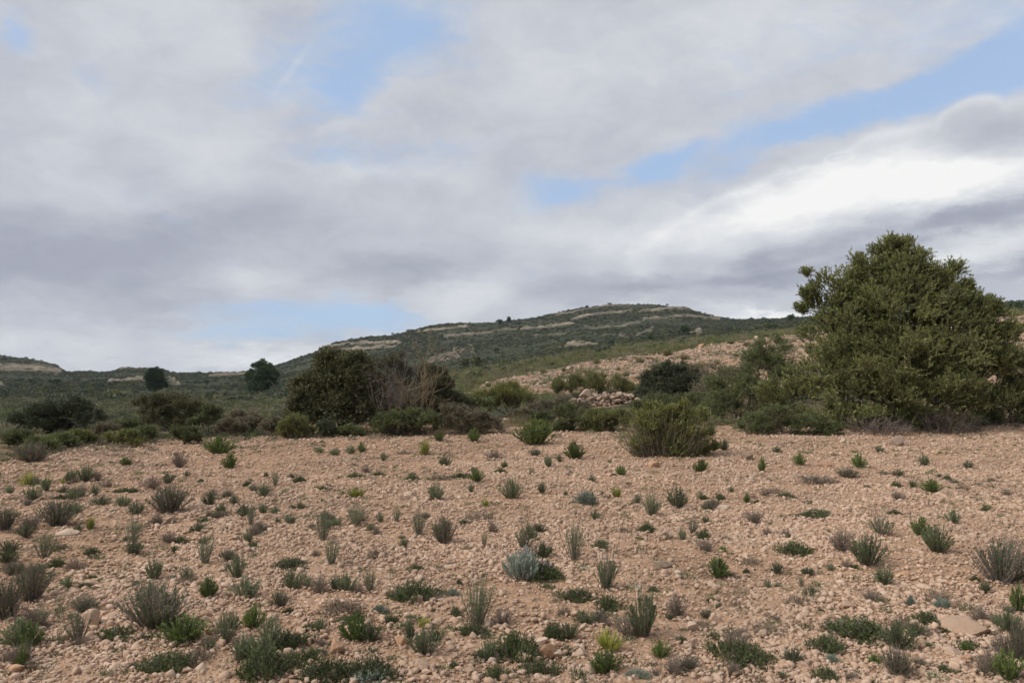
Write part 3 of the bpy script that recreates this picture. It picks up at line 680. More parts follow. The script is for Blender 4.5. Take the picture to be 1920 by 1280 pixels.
# px x of foot, px y of foot, px width, px height, kind
PLANTS = """54 867 62 42 mixed|408 852 52 34 green|428 879 28 30 green|334 878 30 34 dry|235 874 24 18 green|157 904 36 32 greyd|181 903 16 24 dry|48 912 28 32 yellow|84 922 24 30 grey|56 940 32 28 grey|135 940 34 28 grey|117 908 12 14 yellow|198 915 25 15 dry|313 963 72 60 mixed|284 918 34 27 dry|230 951 32 22 grey|187 949 36 18 grey|252 965 34 24 grey|100 987 64 58 mixed|168 993 18 34 yellow|144 999 18 15 greyd|44 1011 26 30 greyd|6 996 34 50 mixed|392 949 25 28 greyd|424 935 30 18 mixed|437 947 22 18 grey|458 969 34 24 greyd|493 933 26 27 grey|515 913 16 30 tall|515 965 20 15 grey|542 984 28 18 grey|562 956 15 16 grey|607 987 24 32 grey|418 970 34 15 brownmat|390 971 14 16 dry|323 983 32 14 brownmat|250 1041 36 26 greyd|338 1021 32 16 mat|381 1061 40 54 tall|424 1053 32 26 mixed|442 1086 38 50 grey|456 1125 58 40 grey|286 1090 44 40 grey|350 1091 26 28 grey|388 1122 34 40 green|471 1026 28 9 mat|591 1046 20 18 dry|546 1068 68 20 mat|543 1104 28 38 grey|627 1109 24 30 grey|577 1104 20 22 grey|280 1183 132 98 mixed|54 1129 64 82 mixed|5 1165 62 86 mixed|338 1208 86 52 green|143 1206 40 62 tall|155 1149 50 34 mixed|110 1215 18 34 tall|47 1217 52 46 green|36 1255 28 44 green|471 1181 44 46 green|506 1222 46 68 grey|444 1244 34 42 tall|363 1247 76 32 brownmat|500 1269 118 46 mat|607 1276 84 40 mat|614 1156 46 18 brownmat|578 1181 26 14 mat|136 1068 46 24 brownmat|100 1064 34 18 mat|167 1089 28 11 mat|104 1032 32 14 brownmat|248 1255 24 16 dry|108 1236 22 9 mat|795 854 26 38 yellow|822 829 18 24 green|889 829 24 28 green|835 874 28 20 grey|628 854 28 14 grey|657 852 20 18 grey|679 849 18 20 green|596 849 24 12 grey|718 865 14 18 grey|756 853 32 10 brownmat|928 861 38 18 dry|817 939 38 34 grey|894 904 24 28 green|883 924 14 18 grey|864 897 40 10 mat|826 901 54 12 brownmat|709 892 22 9 mat|772 901 28 12 mat|937 888 24 12 mat|946 877 13 13 green|959 937 42 40 grey|910 951 13 22 yellow|668 933 32 24 yellow|630 989 26 18 grey|666 987 42 38 tall|713 980 14 22 grey|743 980 20 30 tall|785 1005 30 48 tall|705 1005 24 16 dry|832 1020 46 58 mixed|907 1027 16 30 tall|925 1000 26 26 dry|983 1030 38 72 stalk|580 996 30 12 brownmat|702 1046 40 18 brownmat|653 1059 20 10 brownmat|776 1070 30 12 mat|693 1111 30 44 tall|670 1113 26 18 dry|776 1127 98 36 mat|894 1178 64 92 tall|855 1158 26 18 mat|890 1194 68 22 mat|666 1204 52 46 green|767 1208 28 52 grey|794 1176 32 18 yellow|817 1206 30 26 greyd|657 1152 54 26 brownmat|668 1170 44 22 mat|732 1169 32 14 mat|966 1237 88 50 mat|898 1240 32 20 greyd|934 1273 42 26 mat|690 1276 92 38 mat|695 1283 56 24 silver|982 1090 78 54 lavender|1022 1088 66 34 mat|875 1033 32 12 brownmat|848 1120 26 16 silver|714 1151 26 18 silver|1003 836 80 54 green|1079 862 36 38 green|1050 867 13 18 grey|1028 877 18 24 grey|1003 856 24 18 mixed|1165 892 20 20 green|1314 886 27 26 green|1430 886 16 30 green|1358 845 26 22 greyd|1016 926 18 22 greyd|1156 933 20 25 yellow|1100 948 40 28 silver|1222 968 44 66 stalk|1271 954 46 40 greyd|1195 946 14 22 grey|1117 975 20 20 grey|1322 938 16 10 mat|1351 938 25 13 mat|1402 943 16 20 green|1421 944 12 8 mat|1213 998 36 18 mat|1168 1000 40 12 brownmat|1252 1013 44 12 brownmat|1280 1014 18 22 grey|1319 1010 36 15 mat|1361 1016 24 12 dry|1010 1000 34 20 greyd|1077 1053 46 74 tall|1127 1027 40 13 mat|1138 1107 56 100 stalk|1348 1084 42 38 green|1370 1084 34 14 brownmat|1355 1037 17 13 green|1208 1197 62 94 grey|1271 1159 38 46 dry|1226 1112 28 12 mat|1080 1127 68 20 mat|1144 1144 56 26 mat|1057 1153 30 16 brownmat|1097 1172 34 26 greyd|1132 1172 24 18 dry|1038 1199 42 32 mat|1143 1222 58 44 yellow|1140 1265 72 42 green|1240 1235 36 32 green|1061 1228 26 18 mat|1398 1244 100 38 mat|1377 1267 34 28 dry|1291 1258 48 28 mixed|1197 1276 40 20 silver|1384 1140 28 14 brownmat|1323 1181 38 16 brownmat|1500 873 26 25 green|1457 850 16 14 greyd|1613 878 28 28 green|1651 849 18 14 grey|1734 874 24 22 grey|1817 879 18 17 grey|1534 908 80 18 dry|1592 897 46 22 mixed|1459 926 38 13 brownmat|1689 894 22 14 grey|1682 914 22 12 mat|1712 915 18 16 greyd|1748 924 32 28 green|1684 937 28 18 dry|1778 901 16 12 mat|1808 919 32 12 brownmat|1517 946 22 8 mat|1530 972 70 13 mat|1470 972 22 9 brownmat|1656 1005 44 66 stalk|1678 965 22 10 mat|1730 1009 34 38 green|1790 983 30 28 grey|1763 1039 66 52 greyd|1632 1064 72 62 grey|1585 1036 58 46 dry|1493 1039 56 24 mat|1516 1080 28 16 greyd|1558 1072 16 16 grey|1605 1068 22 10 mat|1890 1096 104 94 mixed|1912 1150 34 56 green|1441 1106 14 20 grey|1459 1104 16 12 grey|1504 1104 16 24 tall|1520 1113 22 12 dry|1495 1136 40 22 brownmat|1639 1129 56 20 dry|1709 1138 18 22 silver|1768 1142 28 20 silver|1739 1169 58 20 mat|1843 1167 40 30 dry|1445 1190 62 22 brownmat|1455 1167 20 16 dry|1628 1201 120 34 mat|1692 1179 44 24 brownmat|1491 1247 44 28 greyd|1563 1244 24 16 silver|1642 1248 26 20 green|1686 1270 66 62 mixed|1815 1222 24 18 green|1553 1278 60 24 mat|1600 1278 34 22 dry|1898 1278 52 56 green|1913 1240 34 92 mixed|1427 1192 24 16 dry|463 912 20 12 mat|560 905 22 13 mat|498 894 12 9 mat|604 920 18 10 mat|376 906 14 10 mat|276 990 16 10 brownmat|216 1018 20 9 brownmat|480 1002 16 8 brownmat|755 1012 14 8 mat|844 1060 18 9 brownmat|1060 930 10 10 mat|1480 1010 16 8 mat|1400 1075 14 10 mat|1552 1000 14 8 mat|1862 905 20 12 brownmat|1890 930 22 14 dry|1850 960 18 12 mat|1830 1090 16 12 mat|1440 1160 18 12 brownmat|1570 1160 24 10 brownmat|1390 1220 22 12 dry|1336 1130 20 10 mat|1540 1150 16 9 mat|1186 1150 18 10 brownmat|1005 1130 22 12 brownmat|860 1095 14 9 mat|600 1212 26 14 dry|540 1150 20 12 mat|210 1140 30 16 brownmat|80 1180 26 16 dry|20 1080 44 30 mixed|14 1040 30 26 greyd|1775 1190 18 12 mat|1742 1215 22 12 grey|1868 1215 20 12 mat|1725 1250 26 18 mixed|1775 1262 30 16 mat|1840 1262 26 20 dry|1470 1275 26 16 grey|1230 1270 24 16 dry|850 1255 22 14 mat|812 1150 18 10 mat|170 1040 26 14 mat|206 1075 16 10 brownmat|420 1180 24 12 brownmat""".split('|')
LANDMARKS = [(408, 845, 'the dark bright-green bush at the field edge'), (428, 876, 'the small oval green bush'), (54, 860, 'the grey dry bush at far left'),
 (313, 955, 'the spiky grey half-dry shrub'), (168, 990, 'the yellow grass tuft on the left'), (442, 1086, 'the pale green clump left of centre'),
 (280, 1160, 'the biggest half-dry shrub'), (457, 968, 'the blue-grey herb cushion'), (795, 850, 'the yellow-green tuft at field edge'),
 (1003, 830, 'the leafy bush left of the broom'), (1257, 855, 'the big broom bush'), (1100, 946, 'the round silvery cushion'), (982, 1085, 'the silver lavender bush'),
 (776, 1125, 'the dark mat holding a stone'), (894, 1170, 'the tall wispy herb, bottom centre'), (1208, 1190, 'the tall grey-green spire'), (1222, 960, 'the rusty-headed herb'),
 (1534, 905, 'the long brown twig mat'), (1632, 1055, 'the bluish shrub on the right'), (1831, 1185, 'the large tan slab'), (1628, 1195, 'the wide dark mat, lower right'),
 (1686, 830, 'the brown rock under the olive'), (1890, 1080, 'the shrub at right edge'), (666, 1200, 'the leafy green rosette'), (500, 1262, 'the wide mat, bottom left'),
 (788, 1255, 'the round stone, bottom centre'), (1398, 1240, 'the grassy mat, bottom right'), (1143, 1215, 'the yellowish tuft, bottom centre'), (143, 1200, 'the tall herb beside a boulder')]
_own = set()
ORD = ['nearest', 'second', 'third', 'fourth', 'fifth', 'sixth', 'seventh', 'eighth', 'ninth', 'tenth']
def sector(dx, dy):
    dy = dy * 2.0
    if abs(dx) >= abs(dy): return 'right of' if dx > 0 else 'left of'
    return 'in front of' if dy > 0 else 'behind'
def relational(items):
    """items: list of (px, py, desc). returns for each a phrase true of that item only"""
    out = []
    for a, (x, y, d) in enumerate(items):
        best = None
        for (lx, ly, ln) in LANDMARKS:
            dd = math.hypot(x - lx, 2 * (y - ly))
            if dd < 14: continue
            sec = sector(x - lx, y - ly)
            rank = sum(1 for b, (x2, y2, d2) in enumerate(items) if b != a and d2 == d and sector(x2 - lx, y2 - ly) == sec and 14 <= math.hypot(x2 - lx, 2 * (y2 - ly)) < dd)
            sc = dd + 150 * rank + (1e5 if rank > 9 else 0)
            if best is None or sc < best[0]: best = (sc, rank, sec, ln)
        out.append(f"{ORD[min(best[1], 9)]} {best[2]} {best[3]}")
    return out
SPECIAL = {(982, 1090): 'silver lavender bush with faded mauve tips on the stony field', (280, 1183): 'biggest half-dry shrub on the field, grey twigs round green shoots',
 (1890, 1096): 'large half-dry shrub cut by the right picture edge', (776, 1127): 'dark green mat with a rounded stone resting at its front', (1100, 948): 'round silvery cushion behind the lavender bush',
 (1222, 968): 'seeding herb with rusty heads beside a dark grey-green herb', (1138, 1107): 'tallest stalky herb with thin seed stems, mid foreground', (1208, 1197): 'tall spire-shaped grey-green herb in the foreground',
 (1534, 908): 'long low brown twig mat in front of the wild olive', (1632, 1064): 'bushy bluish grey-green shrub on the right, dry twigs beside it', (1628, 1201): 'widest dark mat, lower right, mixed with brown twigs',
 (1003, 836): 'large leafy bright green bush at field edge left of the broom', (428, 879): 'small oval bright green bush alone near the field edge', (408, 852): 'dark bright-green bush at the far field edge',
 (54, 867): 'grey dry rounded bush at the far left field edge', (313, 963): 'spiky grey half-dry shrub with splayed twigs, left mid field', (168, 993): 'upright yellow grass tuft standing alone on the left',
 (795, 854): 'feathery yellow-green grass tuft at the far field edge', (894, 1178): 'tall wispy herb with long bare stalks, bottom centre', (1398, 1244): 'wide grassy dark mat near the bottom right',
 (143, 1206): 'tall narrow herb beside an upright boulder, lower left', (500, 1269): 'wide dark mat at the bottom left of centre', (666, 1204): 'leafy bright green rosette with long leaves, bottom centre'}
def place_plants():
    items = []
    for ln in PLANTS:
        a = ln.split(); items.append((int(a[0]), int(a[1]), int(a[2]), int(a[3]), a[4]))
    rr = np.random.default_rng(2024); kinds = ['greyd', 'grey', 'tall', 'mat', 'brownmat', 'dry', 'mixed', 'greyd', 'mat', 'brownmat', 'dry', 'grey']; tries = 0; n0 = len(items)
    while len(items) < n0 + 185 and tries < 9000:
        tries += 1; px = int(rr.uniform(5, 1915)); py = int(860 + 415 * rr.random() ** .8); near = rr.random() < .55
        if near:
            q0 = items[rr.integers(0, len(items))]; px = int(q0[0] + rr.normal(0, q0[2] * .7)); py = int(q0[1] + rr.normal(0, 5))
            if py < 850 or py > 1278 or not 5 < px < 1915: continue
        dens = .14 + .75 * (1 - px / 1920) ** 2 * (py > 880) + .25 * (py > 1180) + .2 * (px > 1500) * (py > 1100)
        if rr.random() > dens * np.clip(.5 + 2.2 * float(fbm(np.array([px / 150.]), np.array([py / 75.]), 2, 7)[0]), .1, 1): continue
        kd = kinds[rr.integers(0, len(kinds))]; yy = 1.6 * F / (py - HOR); w = rr.uniform(.06, .19) * (1.5 if 'mat' in kd else 1.0) * F / yy; S0 = SPECIES[kd]
        h = w * S0['asp'] * rr.uniform(.8, 1.1)
        if min(math.hypot(px - q[0], 1.6 * (py - q[1])) - (.10 if near else .32) * (w + q[2]) for q in items) < 2: continue
        items.append((px, py, int(w), max(6, int(h)), kd))
    rel = relational([(i[0], i[1], SPECIES[i[4]]['desc']) for i in items])
    for k, (px, py, w, h, sp) in enumerate(items):
        S = SPECIES[sp]; x, y, z = ground_at(px, py)
        W = w * y / F * 1.08; Hh = h * y / F * 1.06
        label = SPECIAL.get((px, py))
        if not label:
            sz = 'tiny ' if w * h < 330 else ('small ' if w * h < 900 else ('large ' if w * h > 2600 else ''))
            label = f"{sz}{S['desc']}, {rel[k]}"
        t = thing(S['name'], label, S['cat'], (x, y + W * .15, z), rng.uniform(0, 6.28), S['group'])
        vs = S['vars'][rng.integers(0, len(S['vars']))]
        for nm, me in vs: part(nm, me, t)
        t.scale = (W * rng.uniform(.88, 1.12), W * rng.uniform(.8, 1.15), Hh / S['asp'])
        t.rotation_euler[0] = rng.uniform(-.08, .08); t.rotation_euler[1] = rng.uniform(-.08, .08)
        if sp == 'silver' and (px, py) == (714, 1151):
            fl = MB(); a = np.arange(7) * 2 * math.pi / 7
            leaves(fl, np.zeros((7, 3)) + [0, 0, .62], np.stack([np.cos(a), np.sin(a), a * 0 + .3], 1), .11, .07, np.full(7, .5)); part('flower', fl.mesh('flower', M['flower']), t)
place_plants()

# ------------------------------------------------------------------ stones big enough to single out
STONES = """1831 1192 76 26 stone_slab slab|1793 1233 34 18 stone_pale flat|1813 1241 17 15 stone_orange round|1791 1248 22 10 stone_orange flat|1592 1143 26 17 stone round|1631 1134 14 12 stone_pale round|1700 1082 22 12 stone_orange round|1734 1104 22 10 stone_pale flat|1770 1095 18 9 stone_pale flat|788 1260 30 26 stone round|628 1229 28 28 stone_orange round|571 1237 22 18 stone round|779 1130 24 15 stone round|752 1213 26 20 stone_orange round|930 1240 17 20 stone_pale round|1026 1234 32 22 stone_orange round|1048 1233 26 14 stone_pale flat|1014 1211 26 16 stone_pale flat|982 1244 27 20 stone round|1088 1235 20 20 stone_pale round|1104 1268 28 18 stone round|1298 1184 23 17 stone round|1341 1168 20 17 stone round|1244 1068 36 17 stone_grey flat|1226 877 21 17 stone_orange round|1357 958 28 11 stone_pale flat|1291 957 22 8 stone_grey flat|1131 1054 22 15 stone flat|167 1178 28 32 stone round|375 1264 24 20 stone_pale round|307 1254 24 14 stone_pale flat|411 1217 20 19 stone round|117 1006 42 11 stone_pale flat|1686 837 26 26 stone_grey round|1583 830 13 11 stone_pale round|1788 833 15 14 stone round|1405 863 22 17 stone_grey flat|1554 875 24 9 stone_orange flat|765 932 20 13 stone_pale round|745 936 13 10 stone round|718 1071 19 7 stone_pale flat|1316 654 11 10 stone_orange round|1334 728 19 11 stone_pale round|1262 1150 12 9 stone_pale round|1520 1128 14 8 stone_pale round|1560 1142 14 9 stone flat|1610 1130 14 9 stone flat|30 1262 26 16 stone_orange round|150 1262 20 12 stone_pale flat|210 1262 26 13 stone flat|455 1205 22 15 stone round|700 1252 18 12 stone_pale round|880 1262 18 12 stone_pale round|1350 1270 20 12 stone_pale flat|1420 1150 16 10 stone flat|1880 1265 24 14 stone_orange round|1850 1230 16 10 stone flat|1750 1275 26 14 stone_pale round|1180 660 8 6 stone_pale flat|1294 652 14 6 stone_pale flat|893 686 4 5 stone_pale round|985 1100 12 9 stone_pale round|1045 1213 14 10 stone_orange round|1068 1243 14 9 stone round|960 1262 16 11 stone_pale round|540 1212 16 12 stone round|1475 1230 18 10 stone_pale flat|1680 1222 14 8 stone round""".split('|')
def place_stones():
    items = []
    for ln in STONES:
        a = ln.split(); items.append((int(a[0]), int(a[1]), int(a[2]), int(a[3]), a[4], a[5]))
    dn = lambda m, s: {'stone': 'tan', 'stone_slab': 'tan', 'stone_pale': 'pale', 'stone_orange': 'ochre', 'stone_grey': 'grey'}[m] + (' rounded stone' if s == 'round' else ' flat stone')
    rel = relational([(i[0], i[1], dn(i[4], i[5])) for i in items])
    sp = {(1831, 1192): 'largest stone in the field, a long tan slab at lower right', (1686, 837): 'grey-brown upright rock at the foot of the wild olive', (1316, 654): 'ochre boulder on the upper rim of the far stony terrace',
          (1334, 728): 'pale boulder on the terrace right of the dark thicket', (893, 686): 'tiny white stone beside the far twin juniper', (1294, 652): 'pale flat boulder beside the ochre one on the terrace rim', (1180, 660): 'small pale boulder on the terrace rim, right of the watershed shrubs',
          (788, 1260): 'round tan stone alone at the bottom centre', (779, 1130): 'rounded tan stone resting at the front of a dark mat'}
    for k, (px, py, w, h, mt, shp) in enumerate(items):
        x, y, z = ground_at(px, py); W = w * y / F * 1.08; Hh = h * y / F
        r = np.random.default_rng(500 + k)
        V, Fc = rock_geo(3, r, 1.0, 16, .02)
        V = V * (1 + .10 * (vnoise(V[:, 0] * 9 + k, V[:, 1] * 9 + V[:, 2] * 7, 3) - .5))[:, None]
        V[:, 2] *= 1 / (V[:, 2].max() - V[:, 2].min()); V[:, 1] *= .8 / (V[:, 1].max() - V[:, 1].min())
        mb = MB(); mb.add(V * np.array([W, W, Hh * 1.25]), Fc); me = mb.mesh('stone', M[mt], True)
        label = sp.get((px, py)) or f"{dn(mt, shp)}, {rel[k]}"
        o = bpy.data.objects.new('slab' if shp == 'slab' else ('boulder' if w >= 24 or py < 760 else 'stone'), me); C.objects.link(o)
        o.location = (x, y + W * .3, z + Hh * .27); o.rotation_euler = (rng.uniform(-.12, .12), rng.uniform(-.12, .12), rng.uniform(-.4, .4))
        tagged(o, label, 'stone', 'larger stones lying on the field')
place_stones()

# ------------------------------------------------------------------ shrubs and trees with crowns made of leafy twigs
def crown(fo, lobes, ntw, tl, per, L, W, r, shell=.55, up=.35, hemi=-.4, st=None, out=.6, tr=.006):
    """lobes: (cx,cy,cz,rx,ry,rz) local metres. leafy twigs fill the outer part of each lobe"""
    lobes = np.array(lobes, float); vol = (lobes[:, 3] * lobes[:, 4] + lobes[:, 3] * lobes[:, 5] + lobes[:, 4] * lobes[:, 5]); pr = vol ** .8 / (vol ** .8).sum()
    idx = r.choice(len(lobes), ntw, p=pr); c = lobes[idx, :3]; rad = lobes[idx, 3:]
    nc = max(len(lobes) * 3, ntw // 42)          # clumps: each limb end carries its own tuft
    ci = r.choice(len(lobes), nc, p=pr); cd = unit(r.normal(size=(nc, 3))); cd[:, 2] = np.where(cd[:, 2] < hemi, -cd[:, 2], cd[:, 2])
    cq = shell + (1.0 - shell) * r.random((nc, 1)) ** .6; cc = lobes[ci, :3] + cd * lobes[ci, 3:] * cq
    cr = lobes[ci, 3:].mean(1) * r.uniform(.19, .35, nc); cr = np.where(lobes[ci, 3:].mean(1) < .4 * lobes[:, 3:].mean(1).max(), cr * 2.1, cr)
    g = r.integers(0, nc, ntw); loose = r.random(ntw) < .16
    d = unit(r.normal(size=(ntw, 3))); d[:, 2] = np.where(d[:, 2] < hemi, -d[:, 2], d[:, 2])
    P1 = cc[g] + d * cr[g][:, None] * r.random((ntw, 1)) ** .5
    P0 = c + d * rad * (.15 + .8 * r.random((ntw, 1)) ** .6)
    P = np.where(loose[:, None], P0, P1); idx = np.where(loose, idx, ci[g]); d = np.where(loose[:, None], d, unit(d + .8 * cd[g])); rad = np.ones_like(P)
    dirn = unit(unit(d / rad) * .9 + r.normal(0, .38, (ntw, 3)) + np.array([0, 0, up]))
    ln = tl * r.uniform(.5, 1.3, (ntw, 1)); kk = np.linspace(0, 1, 4)[None, :, None]
    paths = P[:, None] + dirn[:, None] * ln[:, None] * (kk - .35) + np.array([0, 0, -.12]) * (kk ** 2) * ln[:, None]
    k, per = 4, per
    t = r.random((ntw, per)) * 2.999; i = t.astype(int); f = (t - i)[..., None]
    a = paths[np.arange(ntw)[:, None], i]; b = paths[np.arange(ntw)[:, None], i + 1]
    PP = (a * (1 - f) + b * f).reshape(-1, 3); DD = unit(b - a).reshape(-1, 3)
    DD = unit(DD * .7 + unit(r.normal(size=PP.shape)) * out)
    tone = .6 * _h(np.where(loose, 1, g), np.where(loose, 2, g * 3), 5) + .4 * r.random(ntw)
    leaves(fo, PP, DD, L * r.uniform(.7, 1.3, len(PP)), W, np.clip(.65 * np.repeat(tone, per) + .35 * r.random(len(PP)), 0, 1))
    if st is not None: tubes(st, paths, np.linspace(tr, tr * .4, 4)[None], 3)
def limbs(st, base, lobes, r, rad, sub=6, k=7):
    """limbs from the base to every lobe, each with side branches"""
    lobes = np.array(lobes, float); sz = lobes[:, 3:].mean(1); big = sz > .48 * sz.max(); small = lobes[~big]; lobes = lobes[big]; n = len(lobes)
    for l in small:      # slender shoots carry the small outer tufts
        dist = np.linalg.norm(lobes[:, :3] - l[:3], axis=1); c = lobes[np.argmin(dist), :3]; tt = np.linspace(0, 1, 5)[:, None]
        tubes(st, (c + (l[:3] + [0, 0, l[5] * .4] - c) * tt + np.array([0, 0, -.06]) * np.sin(tt * math.pi) * dist.min())[None], np.linspace(rad * .32, rad * .10, 5)[None], 4)
    e = lobes[:, :3] + lobes[:, 3:] * r.normal(0, .12, (n, 3)); b = np.array(base) + r.normal(0, rad * 1.2, (n, 3)) * np.array([1, 1, 0])
    t = np.linspace(0, 1, k)[None, :, None]
    w = np.cumsum(r.normal(0, .02, (n, k, 3)), 1) * np.linalg.norm(e - b, axis=1)[:, None, None]; w[:, 0] = 0
    p = b[:, None] + (e - b)[:, None] * t ** np.array([1.25, 1.25, .85]) + w
    tubes(st, p, np.linspace(rad, rad * .22, k)[None], 6)
    i = r.integers(2, k, (n, sub)); a = p[np.arange(n)[:, None], i].reshape(-1, 3)
    q = a + unit(r.normal(size=a.shape) + np.array([0, 0, .4])) * (np.repeat(lobes[:, 3:].mean(1), sub) * .6)[:, None]
    m = (a + q) / 2 + r.normal(0, .05, a.shape) * np.linalg.norm(q - a, axis=1)[:, None]
    tubes(st, np.stack([a, m, q], 1), np.array([rad * .38, rad * .25, rad * .10])[None], 4)

def px_lobes(pl, Y, depth=1.0, x0=0.0, z0=0.0):
    """lobes given as (px x, px y, px rx, px ry[, depth offset m]) standing at distance Y -> local metres from (x0, Y, z0)"""
    out = []
    for l in pl:
        dy = l[4] if len(l) > 4 else 0.0; d = pix_dir(l[0], l[1]); yy = Y + dy
        rx, rz = l[2] * yy / F, l[3] * yy / F
        out.append((d[0] / d[1] * yy - x0, dy, EYE + d[2] / d[1] * yy - z0, rx, (rx + rz) * .5 * depth, rz))
    return out
def shrub(name, label, cat, px, Y, pl, mat, ntw, tl, per, L, W, rad=.03, bark='bark', group=None, depth=1.0, **kw):
    x, y, z = on_ground(px, Y); lob = px_lobes(pl, Y, depth, x, z)
    r = np.random.default_rng(int(px * 7 + Y * 13) % 99991)
    fo = MB(); st = MB(); crown(fo, lob, ntw, tl, per, L, W, r, st=st if Y < 60 else None, **kw); limbs(st, (0, 0, -.08), lob, r, rad)
    t = thing(name, label, cat, (x, y, z), 0, group)
    part('crown' if 'tree' in name else 'foliage', fo.mesh('foliage', M[mat]), t); part('trunk' if 'tree' in name else 'branches', st.mesh('branches', M[bark]), t)
    return t

# wild olive
shrub('wild_olive_tree', 'large spreading wild olive on the right, dark beneath its skirt', 'tree', 1690, 20.5,
      [(1676, 470, 26, 26), (1700, 462, 18, 16), (1655, 492, 24, 24), (1715, 492, 32, 28), (1690, 530, 60, 44), (1600, 484, 9, 16), (1606, 503, 15, 18), (1614, 526, 26, 24), (1590, 552, 42, 36), (1514, 515, 11, 6), (1530, 521, 10, 6), (1556, 540, 32, 24), (1524, 556, 24, 18), (1538, 572, 36, 26), (1506, 588, 12, 16),
       (1772, 520, 30, 22), (1800, 510, 14, 14), (1770, 560, 52, 38), (1822, 560, 30, 22), (1862, 590, 30, 20), (1895, 592, 14, 10), (1690, 575, 112, 62, -.2), (1640, 550, 58, 48), (1745, 550, 66, 46), (1690, 515, 46, 40), (1600, 598, 76, 50), (1800, 590, 66, 44), (1650, 795, 90, 28, -.9), (1760, 795, 90, 26, -.8), (1690, 610, 125, 70, -.3), (1590, 640, 92, 62, -.2), (1800, 630, 92, 55),
       (1872, 640, 42, 40), (1690, 680, 150, 70, -.7), (1560, 705, 85, 60, -.3), (1835, 700, 88, 62, -.1), (1640, 745, 100, 50, -.9), (1740, 750, 115, 50, -.9), (1500, 745, 76, 52, -.1), (1690, 690, 150, 62, .9), (1800, 715, 100, 52, .7), (1590, 700, 90, 52, .7), (1700, 740, 130, 50, .5), (1850, 760, 92, 48, -.2), (1580, 790, 90, 30, -1.0)],
      'olive', 27000, .26, 22, .056, .0185, rad=.05, shell=.3, up=.6, out=.5)
# bare twigs beneath the olive
def bare_twigs(name, label, cat, px, Y, n, w, h, mat, seed, group=None, up=.25, base_w=.3, rad=.012, sub=5, leaf=None):
    x, y, z = on_ground(px, Y); r = np.random.default_rng(seed); st = MB()
    u = r.random(n) ** .6; ph = r.uniform(0, 6.28, n)
    tip = np.stack([u * w * .5 * np.cos(ph), u * w * .3 * np.sin(ph), h * (1 - .55 * u * u) * r.uniform(.55, 1, n)], 1); b = tip * [base_w, base_w, 0]
    k = 7; t = np.linspace(0, 1, k)[None, :, None]; wob = np.cumsum(r.normal(0, .018 * h, (n, k, 3)), 1); wob[:, 0] = 0
    p = b[:, None] + (tip - b)[:, None] * t ** np.array([1, 1, .85]) + wob
    tubes(st, p, np.linspace(rad, rad * .25, k)[None], 4)
    for g in range(2):
        src = p; nn, kk, _ = src.shape
        i = r.integers(1, kk, (nn, sub)); a = src[np.arange(nn)[:, None], i].reshape(-1, 3)
        d = np.repeat(unit(src[:, -1] - src[:, 0]), sub, 0) * .6 + r.normal(0, .5, a.shape) + np.array([0, 0, up])
        q = a + unit(d) * (h * (.26 if g == 0 else .13) * r.uniform(.5, 1.3, len(a)))[:, None]
        m = (a + q) / 2 + r.normal(0, .02 * h, a.shape)
        p2 = np.stack([a, m, q], 1); tubes(st, p2, (np.array([.5, .35, .2]) * rad * (1 if g == 0 else .6))[None], 3); p = p2; sub = 4
    t = thing(name, label, cat, (x, y, z), 0, group); part('twigs', st.mesh('twigs', M[mat]), t)
    if leaf:
        fo = MB(); leaves_on(fo, p, leaf[1], leaf[2], leaf[3], r, .2, .9, .1); part('foliage', fo.mesh('foliage', M[leaf[0]]), t)
    return t
bare_twigs('dead_brush', 'tangle of dead twigs in the dark gap under the wild olive, right side', 'brush', 1770, 18.9, 60, 2.4, .55, 'bark', 11, 'dead brush under the olive', base_w=.6)
bare_twigs('dead_brush', 'tangle of dead twigs under the wild olive, left of the brown rock', 'brush', 1640, 18.8, 50, 1.8, .45, 'twigred', 12, 'dead brush under the olive', base_w=.6)

# shrubs round the olive and along the bank
S = shrub
S('shrub', 'olive-green shrub filling the left skirt of the wild olive', 'shrub', 1400, 21.5, [(1390, 752, 75, 50), (1440, 700, 52, 58), (1350, 770, 48, 38), (1455, 670, 30, 34), (1480, 745, 60, 60)], 'oliveb', 3600, .26, 14, .055, .015, group='bank shrubs')
S('shrub', 'pale feathery shrub behind the left side of the olive', 'shrub', 1370, 26, [(1365, 715, 50, 32), (1330, 735, 40, 26), (1410, 700, 34, 30)], 'dryscrub', 1500, .28, 12, .06, .013, group='bank shrubs')
S('shrub', 'low dark shrub in front of the wild olive, left corner', 'shrub', 1470, 18.7, [(1450, 796, 42, 30), (1510, 806, 48, 24), (1552, 812, 34, 16), (1410, 800, 30, 24)], 'oliveb', 1900, .2, 13, .045, .013, group='bank shrubs')
S('shrub', 'dark shrub at the right picture edge beside the olive', 'shrub', 1895, 20.5, [(1900, 770, 52, 40), (1850, 795, 40, 24), (1950, 740, 60, 70), (1925, 700, 30, 40)], 'oliveb', 2400, .24, 13, .055, .015, group='bank shrubs')
S('holm_oak_shrub', 'tall dark dense shrub, highest of the left thicket', 'shrub', 640, 19.8, [(645, 722, 58, 44), (668, 694, 30, 30), (622, 688, 30, 28), (692, 728, 34, 40), (600, 748, 50, 46), (567, 742, 26, 30), (640, 772, 82, 42), (705, 775, 40, 38), (575, 780, 34, 34)], 'kermes', 12500, .2, 14, .050, .026, shell=.5, rad=.05)
S('shrub', 'rounded dark green bush against the left foot of the tall dense shrub', 'shrub', 552, 18.3, [(552, 804, 31, 27), (540, 812, 20, 18), (568, 812, 18, 18)], 'broom', 1300, .18, 12, .05, .010, up=.8)
bare_twigs('bare_shrub', 'leafless reddish-grey shrub right of the tall dense shrub', 'shrub', 733, 19.5, 24, 1.5, 1.8, 'twigred', 21, None, rad=.014)
